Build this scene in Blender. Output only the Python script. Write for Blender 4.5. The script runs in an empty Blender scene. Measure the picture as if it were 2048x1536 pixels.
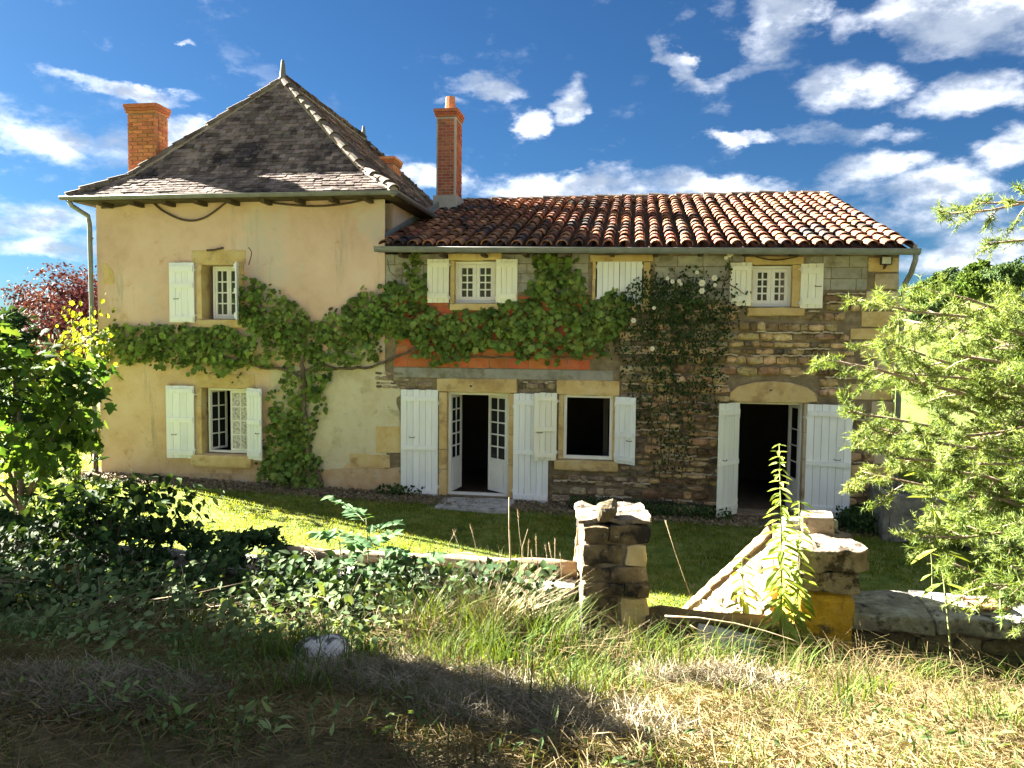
import bpy, math, random
import numpy as np
from mathutils import Vector, Matrix, noise as mnoise
from math import sin, cos, pi, radians

random.seed(11)
RNG = np.random.default_rng(11)
SC = bpy.context.scene
COL = SC.collection

# ---------------------------------------------------------------- camera, sky, sun, exposure
EYE = np.array([0.0, 0.0, 3.4])
FPX, YAW, PITCH, ROLL = 1520.0, radians(9.1), radians(3.4), radians(0.6)
_f = np.array([-sin(YAW) * cos(PITCH), cos(YAW) * cos(PITCH), -sin(PITCH)])
_r = np.array([cos(YAW), sin(YAW), 0.0])
_u = np.cross(_r, _f)
CR = np.stack([_r * cos(ROLL) + _u * sin(ROLL), _u * cos(ROLL) - _r * sin(ROLL), -_f], 1)
cam_data = bpy.data.cameras.new('camera')
cam = bpy.data.objects.new('camera', cam_data)
COL.objects.link(cam)
cam_data.sensor_width = 36.0
cam_data.lens = 36.0 * FPX / 2048.0
cam_data.clip_start = 0.05
cam_data.clip_end = 9000.0
M = Matrix([[*CR[0], EYE[0]], [*CR[1], EYE[1]], [*CR[2], EYE[2]], [0, 0, 0, 1]])
cam.matrix_world = M
SC.camera = cam


def ray(px, py):
    return CR @ np.array([(px - 1024) / FPX, -(py - 768) / FPX, -1.0])


def P(px, py, X=None, Y=None, Z=None):
    """world point seen at a photograph pixel, on a plane of constant X, Y or Z"""
    d = ray(px, py)
    t = (X - EYE[0]) / d[0] if X is not None else (Y - EYE[1]) / d[1] if Y is not None else (Z - EYE[2]) / d[2]
    return EYE + d * t


SUN_EL = radians(27)
SUN_AZ = math.atan2(-0.93, 0.367)           # from +Y towards +X
TO_SUN = Vector((sin(SUN_AZ) * cos(SUN_EL), cos(SUN_AZ) * cos(SUN_EL), sin(SUN_EL)))
sun_data = bpy.data.lights.new('sun', 'SUN')
sun_data.energy = 3.3
sun_data.angle = radians(0.5)
sun_data.color = (1.0, 0.93, 0.81)
sun = bpy.data.objects.new('sun', sun_data)
COL.objects.link(sun)
sun.rotation_euler = TO_SUN.to_track_quat('Z', 'Y').to_euler()

world = bpy.data.worlds.new('World')
SC.world = world
world.use_nodes = True
SKY_STRENGTH = 0.12
SKY_TINT = (0.0115, 0.0228, 0.0345, 1)      # a deep clean-air blue
EXPOSURE = 4.72


def build_sky():
    nt = world.node_tree
    N, L = nt.nodes, nt.links
    for n in list(N):
        N.remove(n)
    out = N.new('ShaderNodeOutputWorld')
    bg = N.new('ShaderNodeBackground')
    bg.inputs['Strength'].default_value = SKY_STRENGTH
    L.new(bg.outputs[0], out.inputs[0])
    sky = N.new('ShaderNodeTexSky')
    sky.sky_type = 'NISHITA'
    sky.sun_disc = False
    sky.sun_elevation = SUN_EL
    sky.sun_rotation = SUN_AZ
    sky.air_density = 1.0
    sky.dust_density = 0.4
    sky.ozone_density = 2.5
    hs = N.new('ShaderNodeMixRGB'); hs.blend_type = 'MULTIPLY'; hs.inputs[0].default_value = 1.0
    hs.inputs[2].default_value = SKY_TINT
    L.new(sky.outputs[0], hs.inputs[1])
    tc = N.new('ShaderNodeTexCoord')
    # one shared warp for the cloud edges
    mp = N.new('ShaderNodeMapping')
    mp.inputs['Scale'].default_value = (1.0, 1.0, 1.9)
    L.new(tc.outputs['Generated'], mp.inputs[0])
    nz = N.new('ShaderNodeTexNoise')
    nz.inputs['Scale'].default_value = 7.0
    nz.inputs['Detail'].default_value = 7.0
    nz.inputs['Roughness'].default_value = 0.62
    L.new(mp.outputs[0], nz.inputs['Vector'])
    sub = N.new('ShaderNodeVectorMath'); sub.operation = 'SUBTRACT'
    sub.inputs[1].default_value = (0.5, 0.5, 0.5)
    L.new(nz.outputs['Color'], sub.inputs[0])
    scl = N.new('ShaderNodeVectorMath'); scl.operation = 'MULTIPLY'
    scl.inputs[1].default_value = (0.16, 0.16, 0.07)
    L.new(sub.outputs[0], scl.inputs[0])
    wv = N.new('ShaderNodeVectorMath'); wv.operation = 'ADD'
    L.new(tc.outputs['Generated'], wv.inputs[0]); L.new(scl.outputs[0], wv.inputs[1])
    # clouds: centre (photo pixel), half sizes in pixels, tilt, density
    clouds = [(80, 275, 120, 45, 0, .95), (245, 285, 60, 40, 0, .8), (235, 178, 125, 16, -12, 1.0), (60, 250, 260, 90, 0, .22),
              (80, 440, 190, 40, 0, .8), (110, 490, 170, 22, 0, .8), (370, 86, 24, 7, 0, .8), (340, 265, 50, 40, 0, .9),
              (1000, 172, 95, 22, 5, .85), (1045, 250, 60, 30, 25, 1.0), (1145, 210, 55, 36, 35, 1.0), (905, 205, 55, 10, 0, .4),
              (1570, 45, 80, 62, 40, .95), (1710, 45, 50, 40, 30, .65), (1930, 35, 170, 55, 0, 1.0), (1385, 118, 75, 16, -28, .75),
              (1510, 135, 120, 18, 8, .62), (1690, 170, 110, 42, 10, .9), (1960, 195, 130, 36, 8, .8), (1480, 272, 90, 11, 3, .8),
              (1680, 270, 140, 22, -4, .65), (1870, 100, 60, 20, 0, .5), (1730, 350, 80, 34, 15, .9), (1880, 370, 110, 36, 5, .9),
              (2010, 300, 80, 40, 15, .9), (1130, 370, 260, 34, 2, .95), (850, 360, 110, 34, 0, .95), (1450, 375, 200, 26, 0, .7),
              (1950, 510, 160, 38, 12, 1.0), (1800, 430, 330, 90, 0, .5), (1150, 345, 50, 12, 0, .7), (1990, 470, 120, 30, 10, .7)]
    # the sky goes on all round; unseen clouds added, thicker overhead, to lift the shade
    rr = random.Random(5)
    extra = []
    for k in range(44):
        az = radians(45 + rr.uniform(0, 265)) if k % 3 else radians(rr.uniform(0, 360)); el = radians(rr.choice([7, 12, 18, 26, 34, 42, 50, 58, 66, 76]) + rr.uniform(-3, 3)) if k % 3 else radians(rr.uniform(48, 80))
        fl = max(.3, min(.9, el * 1.25))     # a flat cloud looks rounder the higher it stands
        a_ = rr.uniform(.18, .36)
        extra.append((az, el, a_, a_ * fl, rr.uniform(-15, 15), rr.uniform(.7, 1.0)))
    acc = None

    def blob(c, ex, a, b, tilt, dens, acc):
        ez = ex.cross(c).normalized() * -1
        ez = c.cross(ex).normalized()
        if ez.z < 0: ez = -ez
        ca, sa = cos(radians(tilt)), sin(radians(tilt))
        x2 = ex * ca + ez * sa
        z2 = ez * ca - ex * sa
        R = Matrix((x2, c, z2)).transposed()
        if R.determinant() < 0:
            R = Matrix((x2, -c, z2)).transposed()
        m = N.new('ShaderNodeMapping'); m.vector_type = 'TEXTURE'
        m.inputs['Location'].default_value = c
        m.inputs['Rotation'].default_value = R.to_euler()
        m.inputs['Scale'].default_value = (a, 1.2, b)
        L.new(wv.outputs[0], m.inputs[0])
        ln = N.new('ShaderNodeVectorMath'); ln.operation = 'LENGTH'
        L.new(m.outputs[0], ln.inputs[0])
        mr = N.new('ShaderNodeMapRange'); mr.interpolation_type = 'SMOOTHSTEP'
        mr.inputs['From Min'].default_value = 1.25
        mr.inputs['From Max'].default_value = 0.25
        mr.inputs['To Max'].default_value = dens
        L.new(ln.outputs['Value'], mr.inputs['Value'])
        if acc is None:
            return mr.outputs[0]
        mx = N.new('ShaderNodeMath'); mx.operation = 'MAXIMUM'
        L.new(acc, mx.inputs[0]); L.new(mr.outputs[0], mx.inputs[1])
        return mx.outputs[0]
    for (px, py, rx, ry, tilt, dens) in clouds:
        c = Vector(ray(px, py)).normalized()
        ex = Vector(CR[:, 0]); ex = (ex - c * ex.dot(c)).normalized()
        acc = blob(c, ex, rx / FPX * 1.05, ry / FPX * 1.05, tilt, dens, acc)
    for (az, el, a, b, tilt, dens) in extra:
        c = Vector((sin(az) * cos(el), cos(az) * cos(el), sin(el)))
        ex = Vector((cos(az), -sin(az), 0))
        acc = blob(c, ex, a, b, tilt, dens, acc)
    nz2 = N.new('ShaderNodeTexNoise')
    nz2.inputs['Scale'].default_value = 16.0; nz2.inputs['Detail'].default_value = 8.0; nz2.inputs['Roughness'].default_value = 0.6
    L.new(mp.outputs[0], nz2.inputs['Vector'])
    # density broken by the fine noise
    er = N.new('ShaderNodeMapRange')
    er.inputs['From Min'].default_value = 0.28; er.inputs['From Max'].default_value = 0.68
    er.inputs['To Min'].default_value = -0.58; er.inputs['To Max'].default_value = 0.22
    L.new(nz2.outputs['Fac'], er.inputs['Value'])
    ad = N.new('ShaderNodeMath'); ad.operation = 'ADD'
    L.new(acc, ad.inputs[0]); L.new(er.outputs[0], ad.inputs[1])
    mask = N.new('ShaderNodeMapRange'); mask.interpolation_type = 'SMOOTHSTEP'
    mask.inputs['From Min'].default_value = 0.0; mask.inputs['From Max'].default_value = 1.2
    L.new(ad.outputs[0], mask.inputs['Value'])
    # thick cores of a cloud are greyer than its edges
    core = N.new('ShaderNodeMapRange'); core.interpolation_type = 'SMOOTHSTEP'
    core.inputs['From Min'].default_value = 0.46; core.inputs['From Max'].default_value = 0.66
    dn = N.new('ShaderNodeMath'); dn.operation = 'MULTIPLY'; dn.inputs[1].default_value = 0.10
    L.new(ad.outputs[0], dn.inputs[0])
    ma = N.new('ShaderNodeMath'); ma.operation = 'MULTIPLY_ADD'; ma.inputs[1].default_value = 1.0
    L.new(nz.outputs['Fac'], ma.inputs[0]); L.new(dn.outputs[0], ma.inputs[2])
    L.new(ma.outputs[0], core.inputs['Value'])
    ccol = N.new('ShaderNodeMixRGB')
    ccol.inputs[1].default_value = (.68, .69, .71, 1)
    ccol.inputs[2].default_value = (.19, .22, .27, 1)
    L.new(core.outputs[0], ccol.inputs[0])
    mix = N.new('ShaderNodeMixRGB')
    L.new(mask.outputs[0], mix.inputs[0]); L.new(hs.outputs[0], mix.inputs[1]); L.new(ccol.outputs[0], mix.inputs[2])
    L.new(mix.outputs[0], bg.inputs['Color'])


build_sky()
vs = SC.view_settings
vs.view_transform = 'Standard'
vs.look = 'None'
vs.exposure = EXPOSURE
vs.gamma = 1.0
vs.use_curve_mapping = False
SC.render.engine = 'CYCLES'
SC.cycles.use_denoising = True
SC.cycles.max_bounces = 6
SC.cycles.diffuse_bounces = 4
SC.cycles.glossy_bounces = 2
SC.cycles.transmission_bounces = 4
SC.cycles.transparent_max_bounces = 6
SC.cycles.sample_clamp_indirect = 8.0

# ---------------------------------------------------------------- materials


def material(name, cols, scale=6.0, detail=6.0, rough=0.9, bump=0.3, bscale=None, bdist=0.02, rnd=0.0, stain=None,
             stretch=(1, 1, 1), island=0.0, transl=0.0, spec=0.2, stops=None, hue=0.0, stain_scale=1.2, stain_range=(0.52, 0.68), stain2=None, stain3=None):
    """noise between the colours COLS in world space; RND / ISLAND vary the value per object / per loose piece; STAIN is a colour worn on in blotches"""
    m = bpy.data.materials.new(name)
    m.use_nodes = True
    nt = m.node_tree
    N, L = nt.nodes, nt.links
    bs = N['Principled BSDF']
    bs.inputs['Roughness'].default_value = rough
    bs.inputs['Specular IOR Level'].default_value = spec
    geo = N.new('ShaderNodeNewGeometry')
    mp = N.new('ShaderNodeMapping'); mp.inputs['Scale'].default_value = stretch
    L.new(geo.outputs['Position'], mp.inputs[0])
    nz = N.new('ShaderNodeTexNoise')
    nz.inputs['Scale'].default_value = scale; nz.inputs['Detail'].default_value = detail; nz.inputs['Roughness'].default_value = 0.65
    L.new(mp.outputs[0], nz.inputs['Vector'])
    ramp = N.new('ShaderNodeValToRGB')
    els = ramp.color_ramp.elements
    n = len(cols)
    st = stops or [0.3 + 0.4 * i / max(1, n - 1) for i in range(n)]
    while len(els) < n:
        els.new(0.5)
    for i, c in enumerate(cols):
        els[i].position = st[i]; els[i].color = (*c, 1)
    L.new(nz.outputs['Fac'], ramp.inputs[0])
    col = ramp.outputs[0]
    for k, (sc, scol, rng) in enumerate([x for x in ((stain_scale, stain, stain_range), stain2, stain3) if x and x[1]]):
        n2 = N.new('ShaderNodeTexNoise'); n2.inputs['Scale'].default_value = sc; n2.inputs['Detail'].default_value = 7; n2.inputs['Roughness'].default_value = 0.68
        of = N.new('ShaderNodeVectorMath'); of.operation = 'MULTIPLY_ADD'; of.inputs[2].default_value = (3.7 + 9 * k, 1.1, 7.9)
        of.inputs[1].default_value = (1.6, 1.6, .22) if name in ('ochre_plaster', 'worn_plaster') and k == 2 else (1, 1, 1)
        L.new(mp.outputs[0], of.inputs[0]); L.new(of.outputs[0], n2.inputs['Vector'])
        r2 = N.new('ShaderNodeMapRange'); r2.interpolation_type = 'SMOOTHSTEP'
        r2.inputs['From Min'].default_value, r2.inputs['From Max'].default_value = rng
        L.new(n2.outputs['Fac'], r2.inputs['Value'])
        mx = N.new('ShaderNodeMixRGB'); mx.inputs[2].default_value = (*scol, 1)
        L.new(r2.outputs[0], mx.inputs[0]); L.new(col, mx.inputs[1])
        col = mx.outputs[0]
    if rnd or island or hue:
        hsv = N.new('ShaderNodeHueSaturation')
        mr = N.new('ShaderNodeMapRange')
        amt = rnd or island
        mr.inputs['To Min'].default_value = 1 - amt; mr.inputs['To Max'].default_value = 1 + amt
        if rnd:
            oi = N.new('ShaderNodeObjectInfo'); src = oi.outputs['Random']
        else:
            src = geo.outputs['Random Per Island']
        L.new(src, mr.inputs['Value'])
        L.new(mr.outputs[0], hsv.inputs['Value']); L.new(col, hsv.inputs['Color'])
        if hue:
            wn = N.new('ShaderNodeTexWhiteNoise'); wn.noise_dimensions = '1D'
            L.new(src, wn.inputs['W'])
            mh = N.new('ShaderNodeMapRange'); mh.inputs['To Min'].default_value = 0.5 - hue; mh.inputs['To Max'].default_value = 0.5 + hue
            L.new(wn.outputs['Value'], mh.inputs['Value']); L.new(mh.outputs[0], hsv.inputs['Hue'])
        col = hsv.outputs[0]
    L.new(col, bs.inputs['Base Color'])
    if bump:
        nb = N.new('ShaderNodeTexNoise')
        nb.inputs['Scale'].default_value = bscale or scale * 5; nb.inputs['Detail'].default_value = 6; nb.inputs['Roughness'].default_value = 0.7
        L.new(mp.outputs[0], nb.inputs['Vector'])
        bp = N.new('ShaderNodeBump'); bp.inputs['Strength'].default_value = bump; bp.inputs['Distance'].default_value = bdist
        L.new(nb.outputs['Fac'], bp.inputs['Height']); L.new(bp.outputs[0], bs.inputs['Normal'])
    if transl:
        tr = N.new('ShaderNodeBsdfTranslucent')
        g = N.new('ShaderNodeMixRGB'); g.blend_type = 'MULTIPLY'; g.inputs[0].default_value = 1.0
        g.inputs[2].default_value = (1.35, 1.25, 0.45, 1)
        L.new(col, g.inputs[1]); L.new(g.outputs[0], tr.inputs[0])
        ms = N.new('ShaderNodeMixShader'); ms.inputs[0].default_value = transl
        L.new(bs.outputs[0], ms.inputs[1]); L.new(tr.outputs[0], ms.inputs[2])
        L.new(ms.outputs[0], N['Material Output'].inputs[0])
    return m


MAT = {}
MAT['plaster'] = material('ochre_plaster', [(.51, .345, .25), (.62, .445, .345), (.67, .51, .42)], 0.9, 9, .95, .55, 55, .012, stain=(.55, .46, .39), stain_scale=.6, stain_range=(.5, .62),
                          stain2=(2.2, (.46, .28, .14), (.59, .74)), stain3=(1.7, (.40, .33, .27), (.54, .74)))
MAT['old_plaster'] = material('pale_patch_plaster', [(.50, .42, .26), (.58, .53, .38), (.62, .58, .44)], 2.2, 8, .95, .8, 40, .015, stain=(.42, .38, .25), stain_scale=3, stain2=(9, (.22, .16, .10), (.66, .74)))
MAT['lower_plaster'] = material('worn_plaster', [(.52, .355, .20), (.62, .45, .28), (.66, .52, .37)], 1.8, 9, .95, .9, 38, .016, stain=(.42, .26, .12), stain_scale=2.6, stain_range=(.56, .70), stain2=(14, (.16, .10, .06), (.66, .72)), stain3=(2.0, (.36, .30, .21), (.54, .72)))
MAT['plinth'] = material('plinth_plaster', [(.40, .27, .15), (.50, .36, .21), (.55, .44, .31)], 2.5, 8, .95, .6, 45, .01, stain=(.26, .18, .10), stain_scale=2, stain2=(5, (.5, .46, .38), (.58, .68)))
MAT['mortar'] = material('stone_wall_mortar', [(.14, .11, .07), (.22, .175, .115), (.34, .28, .19)], 5, 8, 1, .9, 30, .03)
MAT['light_mortar'] = material('pale_mortar', [(.36, .29, .19), (.50, .42, .30), (.60, .53, .41)], 8, 6, 1, .8, 40, .02)
MAT['stone'] = material('rubble_stone', [(.19, .115, .05), (.34, .225, .11), (.46, .335, .185), (.53, .43, .28)], 5, 8, .95, 1.0, 26, .03, rnd=.6, hue=.022, stain=(.10, .085, .06), stain_scale=5)
MAT['grey_stone'] = material('grey_rubble_stone', [(.15, .115, .075), (.27, .215, .14), (.38, .32, .22)], 6, 8, .95, 1.0, 26, .03, rnd=.55, hue=.02, stain=(.11, .10, .075), stain_scale=6)
MAT['gold_stone'] = material('golden_limestone', [(.44, .30, .115), (.56, .42, .20), (.60, .49, .28)], 2.6, 8, .95, .6, 40, .012, rnd=.10, stain=(.36, .25, .12), stain_scale=3)
MAT['pale_stone'] = material('pale_dressed_stone', [(.40, .32, .22), (.50, .42, .30), (.54, .47, .36)], 2.6, 8, .95, .6, 40, .012, rnd=.12, stain=(.36, .27, .14), stain_scale=2)
MAT['block'] = material('concrete_block', [(.24, .235, .205), (.33, .325, .29), (.37, .36, .33)], 6, 8, 1, .7, 70, .01, rnd=.12, stain=(.2, .185, .14), stain_scale=2)
MAT['clay'] = material('hollow_clay_block', [(.36, .095, .038), (.46, .135, .055), (.48, .17, .08)], 4, 6, .9, .4, 60, .006, rnd=.16, hue=.01, stain=(.30, .2, .15), stain_scale=3.5, stain_range=(.54, .66))
MAT['flat_tile'] = material('weathered_flat_tile', [(.075, .06, .054), (.14, .112, .098), (.23, .185, .16)], 2.4, 8, .95, .6, 60, .006, rnd=.5, hue=.02, stain=(.05, .043, .045), stain_scale=.8, stain_range=(.50, .62), stain2=(7, (.26, .205, .17), (.58, .70)), spec=.05)
MAT['flat_tile_mass'] = material('weathered_flat_tile_mass', [(.075, .06, .054), (.14, .112, .098), (.23, .185, .16)], 2.4, 8, .95, .6, 60, .006, island=.5, hue=.02, stain=(.05, .043, .045), stain_scale=.8, stain_range=(.50, .62), stain2=(7, (.26, .205, .17), (.58, .70)), spec=.05)
_ct = dict(scale=3, detail=8, rough=.9, bump=.6, bscale=50, bdist=.008, hue=.016, stain=(.045, .04, .04), stain_scale=.9, stain_range=(.50, .62), stain2=(8, (.34, .26, .18), (.60, .74)))
MAT['canal_tile'] = material('canal_tile', [(.15, .06, .034), (.225, .095, .052), (.29, .15, .088)], rnd=.5, **_ct)
MAT['canal_tile_mass'] = material('canal_tile_mass', [(.15, .06, .034), (.225, .095, .052), (.29, .15, .088)], island=.5, **_ct)
MAT['channel'] = material('channel_tile', [(.05, .03, .022), (.10, .055, .035), (.13, .08, .055)], 3, 6, .95, .5)
MAT['ridge_tile'] = material('ridge_tile', [(.075, .058, .044), (.12, .094, .074), (.17, .14, .112)], 4, 7, .95, .6, 40, .01, rnd=.4, stain=(.13, .125, .085), stain_scale=3)
MAT['roof_mortar'] = material('roof_mortar', [(.25, .22, .18), (.36, .32, .27)], 6, 6, 1, .8, 40, .02)
MAT['brick'] = material('chimney_brick', [(.25, .075, .042), (.34, .11, .058), (.38, .15, .085)], 9, 6, .92, .6, 60, .006, rnd=.3, hue=.012)
MAT['orange_brick'] = material('orange_chimney_brick', [(.36, .125, .05), (.46, .17, .07), (.5, .22, .11)], 9, 6, .92, .6, 60, .006, rnd=.25, hue=.012)
MAT['brick_mortar'] = material('chimney_mortar', [(.26, .17, .12), (.34, .24, .17)], 12, 5, 1, .6)
MAT['terracotta'] = material('terracotta_pot', [(.40, .17, .08), (.48, .23, .12)], 6, 5, .9, .3)
MAT['render_grey'] = material('grey_render', [(.36, .33, .29), (.45, .42, .37)], 5, 6, 1, .5)
MAT['zinc'] = material('zinc', [(.15, .16, .155), (.24, .25, .24)], 5, 5, .55, .12, 30, .004, spec=.5)
MAT['finial'] = material('dark_finial', [(.10, .105, .10), (.17, .175, .165)], 8, 5, .8, .3)
MAT['white_paint'] = material('white_shutter_paint', [(.70, .735, .765), (.765, .795, .815), (.795, .815, .825)], 3, 8, .6, .25, 60, .003, rnd=.05, stretch=(3, 3, .5), spec=.2, stain=(.52, .50, .45), stain_scale=2.2, stain_range=(.60, .78))
MAT['cream_paint'] = material('cream_shutter_paint', [(.72, .72, .60), (.78, .78, .67), (.81, .81, .72)], 3, 8, .6, .3, 60, .003, rnd=.06, stretch=(3, 3, .5), spec=.2, stain=(.52, .50, .45), stain_scale=2.2, stain_range=(.60, .78))
MAT['frame_paint'] = material('white_frame_paint', [(.68, .68, .66), (.76, .76, .74)], 4, 5, .5, .1, spec=.3)
MAT['iron'] = material('rusty_iron', [(.05, .04, .035), (.12, .085, .06)], 20, 5, .7, .3)
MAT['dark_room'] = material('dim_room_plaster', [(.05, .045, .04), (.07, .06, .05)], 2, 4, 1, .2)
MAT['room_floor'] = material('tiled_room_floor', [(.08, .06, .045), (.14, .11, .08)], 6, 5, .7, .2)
MAT['lace'] = material('lace_curtain', [(.34, .33, .31), (.62, .61, .58)], 18, 3, 1, .3, stops=[.42, .56])
MAT['wood_dark'] = material('dark_rafter', [(.05, .038, .028), (.10, .075, .05)], 6, 5, .95, .3)
MAT['beam_wood'] = material('weathered_log', [(.17, .115, .07), (.30, .22, .14), (.40, .32, .22)], 5, 8, .9, .9, 30, .015, stretch=(.25, 2, 2))
MAT['pillar_stone'] = material('lichened_pillar_stone', [(.06, .045, .03), (.13, .095, .055), (.23, .165, .09), (.36, .28, .17)], 3.5, 9, 1, 1.0, 26, .03, rnd=.3, stain=(.035, .03, .026), stain_scale=3.5, stain_range=(.48, .60), stain2=(11, (.55, .51, .42), (.63, .72)))
MAT['cap_stone'] = material('spotted_cap_stone', [(.17, .13, .09), (.28, .225, .165), (.37, .32, .25)], 4, 9, 1, 1.0, 22, .04, stain=(.06, .047, .036), stain_scale=6, stain_range=(.51, .62), stain2=(15, (.5, .47, .4), (.62, .70)))
MAT['lichen_stone'] = material('yellow_lichen_stone', [(.30, .18, .03), (.54, .31, .03), (.60, .39, .08)], 4, 9, 1, 1.0, 24, .03, stain=(.13, .095, .05), stain_scale=3.4, stain_range=(.54, .64), stain2=(9, (.34, .29, .19), (.60, .68)))
MAT['wing_stone'] = material('pale_rubble_stone', [(.13, .09, .05), (.21, .155, .095), (.27, .22, .155)], 5, 8, 1, 1.0, 24, .03, rnd=.22, hue=.015, stain=(.26, .2, .13), stain_scale=6)
MAT['coping'] = material('lichened_coping', [(.12, .11, .095), (.30, .28, .24), (.54, .52, .47)], 6, 9, 1, 1.0, 24, .03, rnd=.12, stain=(.05, .048, .045), stain_scale=5, stain_range=(.5, .64))
MAT['low_stone'] = material('low_wall_stone', [(.10, .075, .045), (.20, .155, .095), (.34, .28, .18)], 5, 8, 1, 1.0, 24, .03, rnd=.35, hue=.015, stain=(.05, .05, .03), stain_scale=5)
MAT['slab'] = material('grey_slab_stone', [(.20, .195, .18), (.34, .33, .31), (.46, .45, .42)], 6, 9, 1, .8, 30, .02, stain=(.10, .10, .09), stain_scale=5)
MAT['rock'] = material('black_white_rock', [(.05, .045, .04), (.14, .13, .115), (.62, .60, .56)], 7, 8, .95, 1.0, 30, .03, stops=[.36, .45, .52])
MAT['moss_stone'] = material('mossy_stone', [(.05, .045, .02), (.10, .08, .035), (.16, .105, .055)], 5, 9, 1, 1, 30, .03, stain=(.06, .075, .02), stain_scale=4)
MAT['trough'] = material('trough_stone', [(.11, .105, .09), (.20, .19, .165), (.30, .28, .24)], 5, 8, 1, .9, 26, .03, stain=(.05, .06, .035), stain_scale=4)
MAT['red_tile'] = material('red_clay_tile', [(.44, .19, .11), (.52, .26, .16)], 6, 5, .9, .3)
MAT['lamp_glass'] = material('floodlight_glass', [(.5, .52, .5), (.62, .64, .62)], 4, 3, .3, 0)
MAT['plastic_black'] = material('black_plastic', [(.03, .03, .03), (.05, .05, .05)], 4, 3, .5, 0)
MAT['bark'] = material('bark', [(.06, .045, .032), (.13, .10, .07), (.19, .155, .115)], 10, 7, 1, 1, 30, .02, stretch=(1, 1, .35))
MAT['pine_bark'] = material('pine_bark', [(.13, .09, .06), (.24, .18, .13), (.34, .29, .23)], 10, 6, 1, .8, 30, .01)
MAT['stem_green'] = material('green_stem', [(.14, .17, .06), (.22, .24, .10)], 8, 4, .9, 0)
MAT['cane'] = material('bramble_cane', [(.09, .06, .035), (.18, .13, .08), (.26, .2, .13)], 8, 4, .9, 0, island=.3)
MAT['straw'] = material('dry_stalk', [(.22, .17, .09), (.34, .275, .165), (.42, .355, .24)], 14, 4, .9, 0, island=.25)
_lf = dict(detail=4, rough=.75, bump=0, spec=.07)
MAT['vine_leaf'] = material('vine_leaf', [(.06, .105, .024), (.125, .19, .042), (.22, .28, .075)], 2.2, island=.55, hue=.018, transl=.22, **_lf)
MAT['vine_leaf_one'] = material('vine_leaf_single', [(.065, .11, .026), (.135, .20, .046), (.23, .29, .085)], 2.2, rnd=.5, hue=.018, transl=.22, **_lf)
MAT['vine_sun_leaf'] = material('sun_tinted_vine_leaf', [(.14, .185, .018), (.21, .25, .025)], 3, island=.25, hue=.012, transl=.6, **_lf)  # vine leaf yellowed to paint in the backlight at the house corner
MAT['rose_leaf'] = material('rose_leaf', [(.016, .032, .011), (.034, .062, .02), (.065, .10, .034)], 3, island=.45, hue=.018, transl=.12, **_lf)
MAT['rose_leaf_one'] = material('rose_leaf_single', [(.02, .036, .014), (.035, .062, .022), (.055, .09, .03)], 3, rnd=.45, hue=.018, transl=.12, **_lf)
MAT['rose_petal'] = material('rose_petal', [(.72, .70, .60), (.80, .79, .72)], 10, 2, .7, 0, transl=.15)
MAT['bramble_leaf'] = material('bramble_leaf', [(.016, .034, .011), (.034, .064, .02), (.065, .105, .036)], 2.6, island=.6, hue=.02, transl=.14, **_lf)
MAT['bramble_leaf_one'] = material('bramble_leaf_single', [(.02, .045, .016), (.045, .085, .03), (.075, .13, .05)], 2.6, rnd=.45, hue=.02, transl=.14, **_lf)
MAT['dead_leaf'] = material('withered_leaf', [(.10, .075, .045), (.22, .17, .10)], 5, 4, .9, 0, island=.4)
MAT['lobed_leaf'] = material('lobed_leaf', [(.03, .07, .014), (.062, .115, .025), (.11, .17, .045)], 2, island=.45, hue=.02, transl=.4, **_lf)
MAT['lobed_leaf_one'] = material('lobed_leaf_single', [(.035, .08, .015), (.065, .125, .025), (.105, .17, .038)], 2, rnd=.45, hue=.02, transl=.4, **_lf)
MAT['ash_leaf'] = material('ash_leaflet', [(.06, .13, .05), (.10, .19, .08)], 4, rnd=.3, hue=.015, transl=.25, **_lf)
MAT['weed_leaf'] = material('weed_leaf', [(.13, .19, .04), (.21, .28, .07), (.30, .36, .14)], 5, rnd=.3, hue=.015, transl=.45, **_lf)
MAT['needle'] = material('pine_needle', [(.08, .13, .034), (.145, .20, .06), (.24, .29, .115)], 2.4, island=.35, hue=.015, transl=.3, **_lf)
MAT['plum_leaf'] = material('plum_leaf', [(.030, .009, .016), (.062, .02, .03), (.10, .045, .055)], 3, island=.4, hue=.012, transl=.2, **_lf)
MAT['white_flower'] = material('white_blossom', [(.42, .47, .34), (.70, .72, .62)], 6, island=.3, transl=.2, detail=3, rough=.8, bump=0)
MAT['conifer_leaf'] = material('conifer_leaf', [(.025, .055, .025), (.05, .095, .035)], 3, island=.4, transl=.15, **_lf)
MAT['shrub_leaf'] = material('shrub_leaf', [(.035, .08, .018), (.08, .145, .03), (.13, .20, .045)], 2, island=.4, hue=.02, transl=.3, **_lf)
MAT['herb_leaf'] = material('bank_herb_leaf', [(.06, .10, .035), (.115, .165, .065), (.19, .235, .115)], 2, island=.5, hue=.02, transl=.3, **_lf)
MAT['pale_hay'] = material('pale_grey_hay', [(.11, .092, .062), (.18, .155, .108), (.26, .23, .172)], 2, island=.45, transl=.15, detail=4, rough=.8, bump=0)
MAT['tree_leaf'] = material('tree_leaf', [(.06, .12, .02), (.11, .185, .03), (.17, .25, .05)], 1.2, island=.4, hue=.015, transl=.3, **_lf)
MAT['far_leaf'] = material('far_tree_leaf', [(.045, .08, .04), (.075, .12, .055), (.115, .165, .07)], .15, island=.35, hue=.02, transl=.15, **_lf)
MAT['far_light_leaf'] = material('far_meadow_bush_leaf', [(.07, .12, .03), (.12, .18, .045)], .2, island=.35, transl=.2, **_lf)
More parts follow.
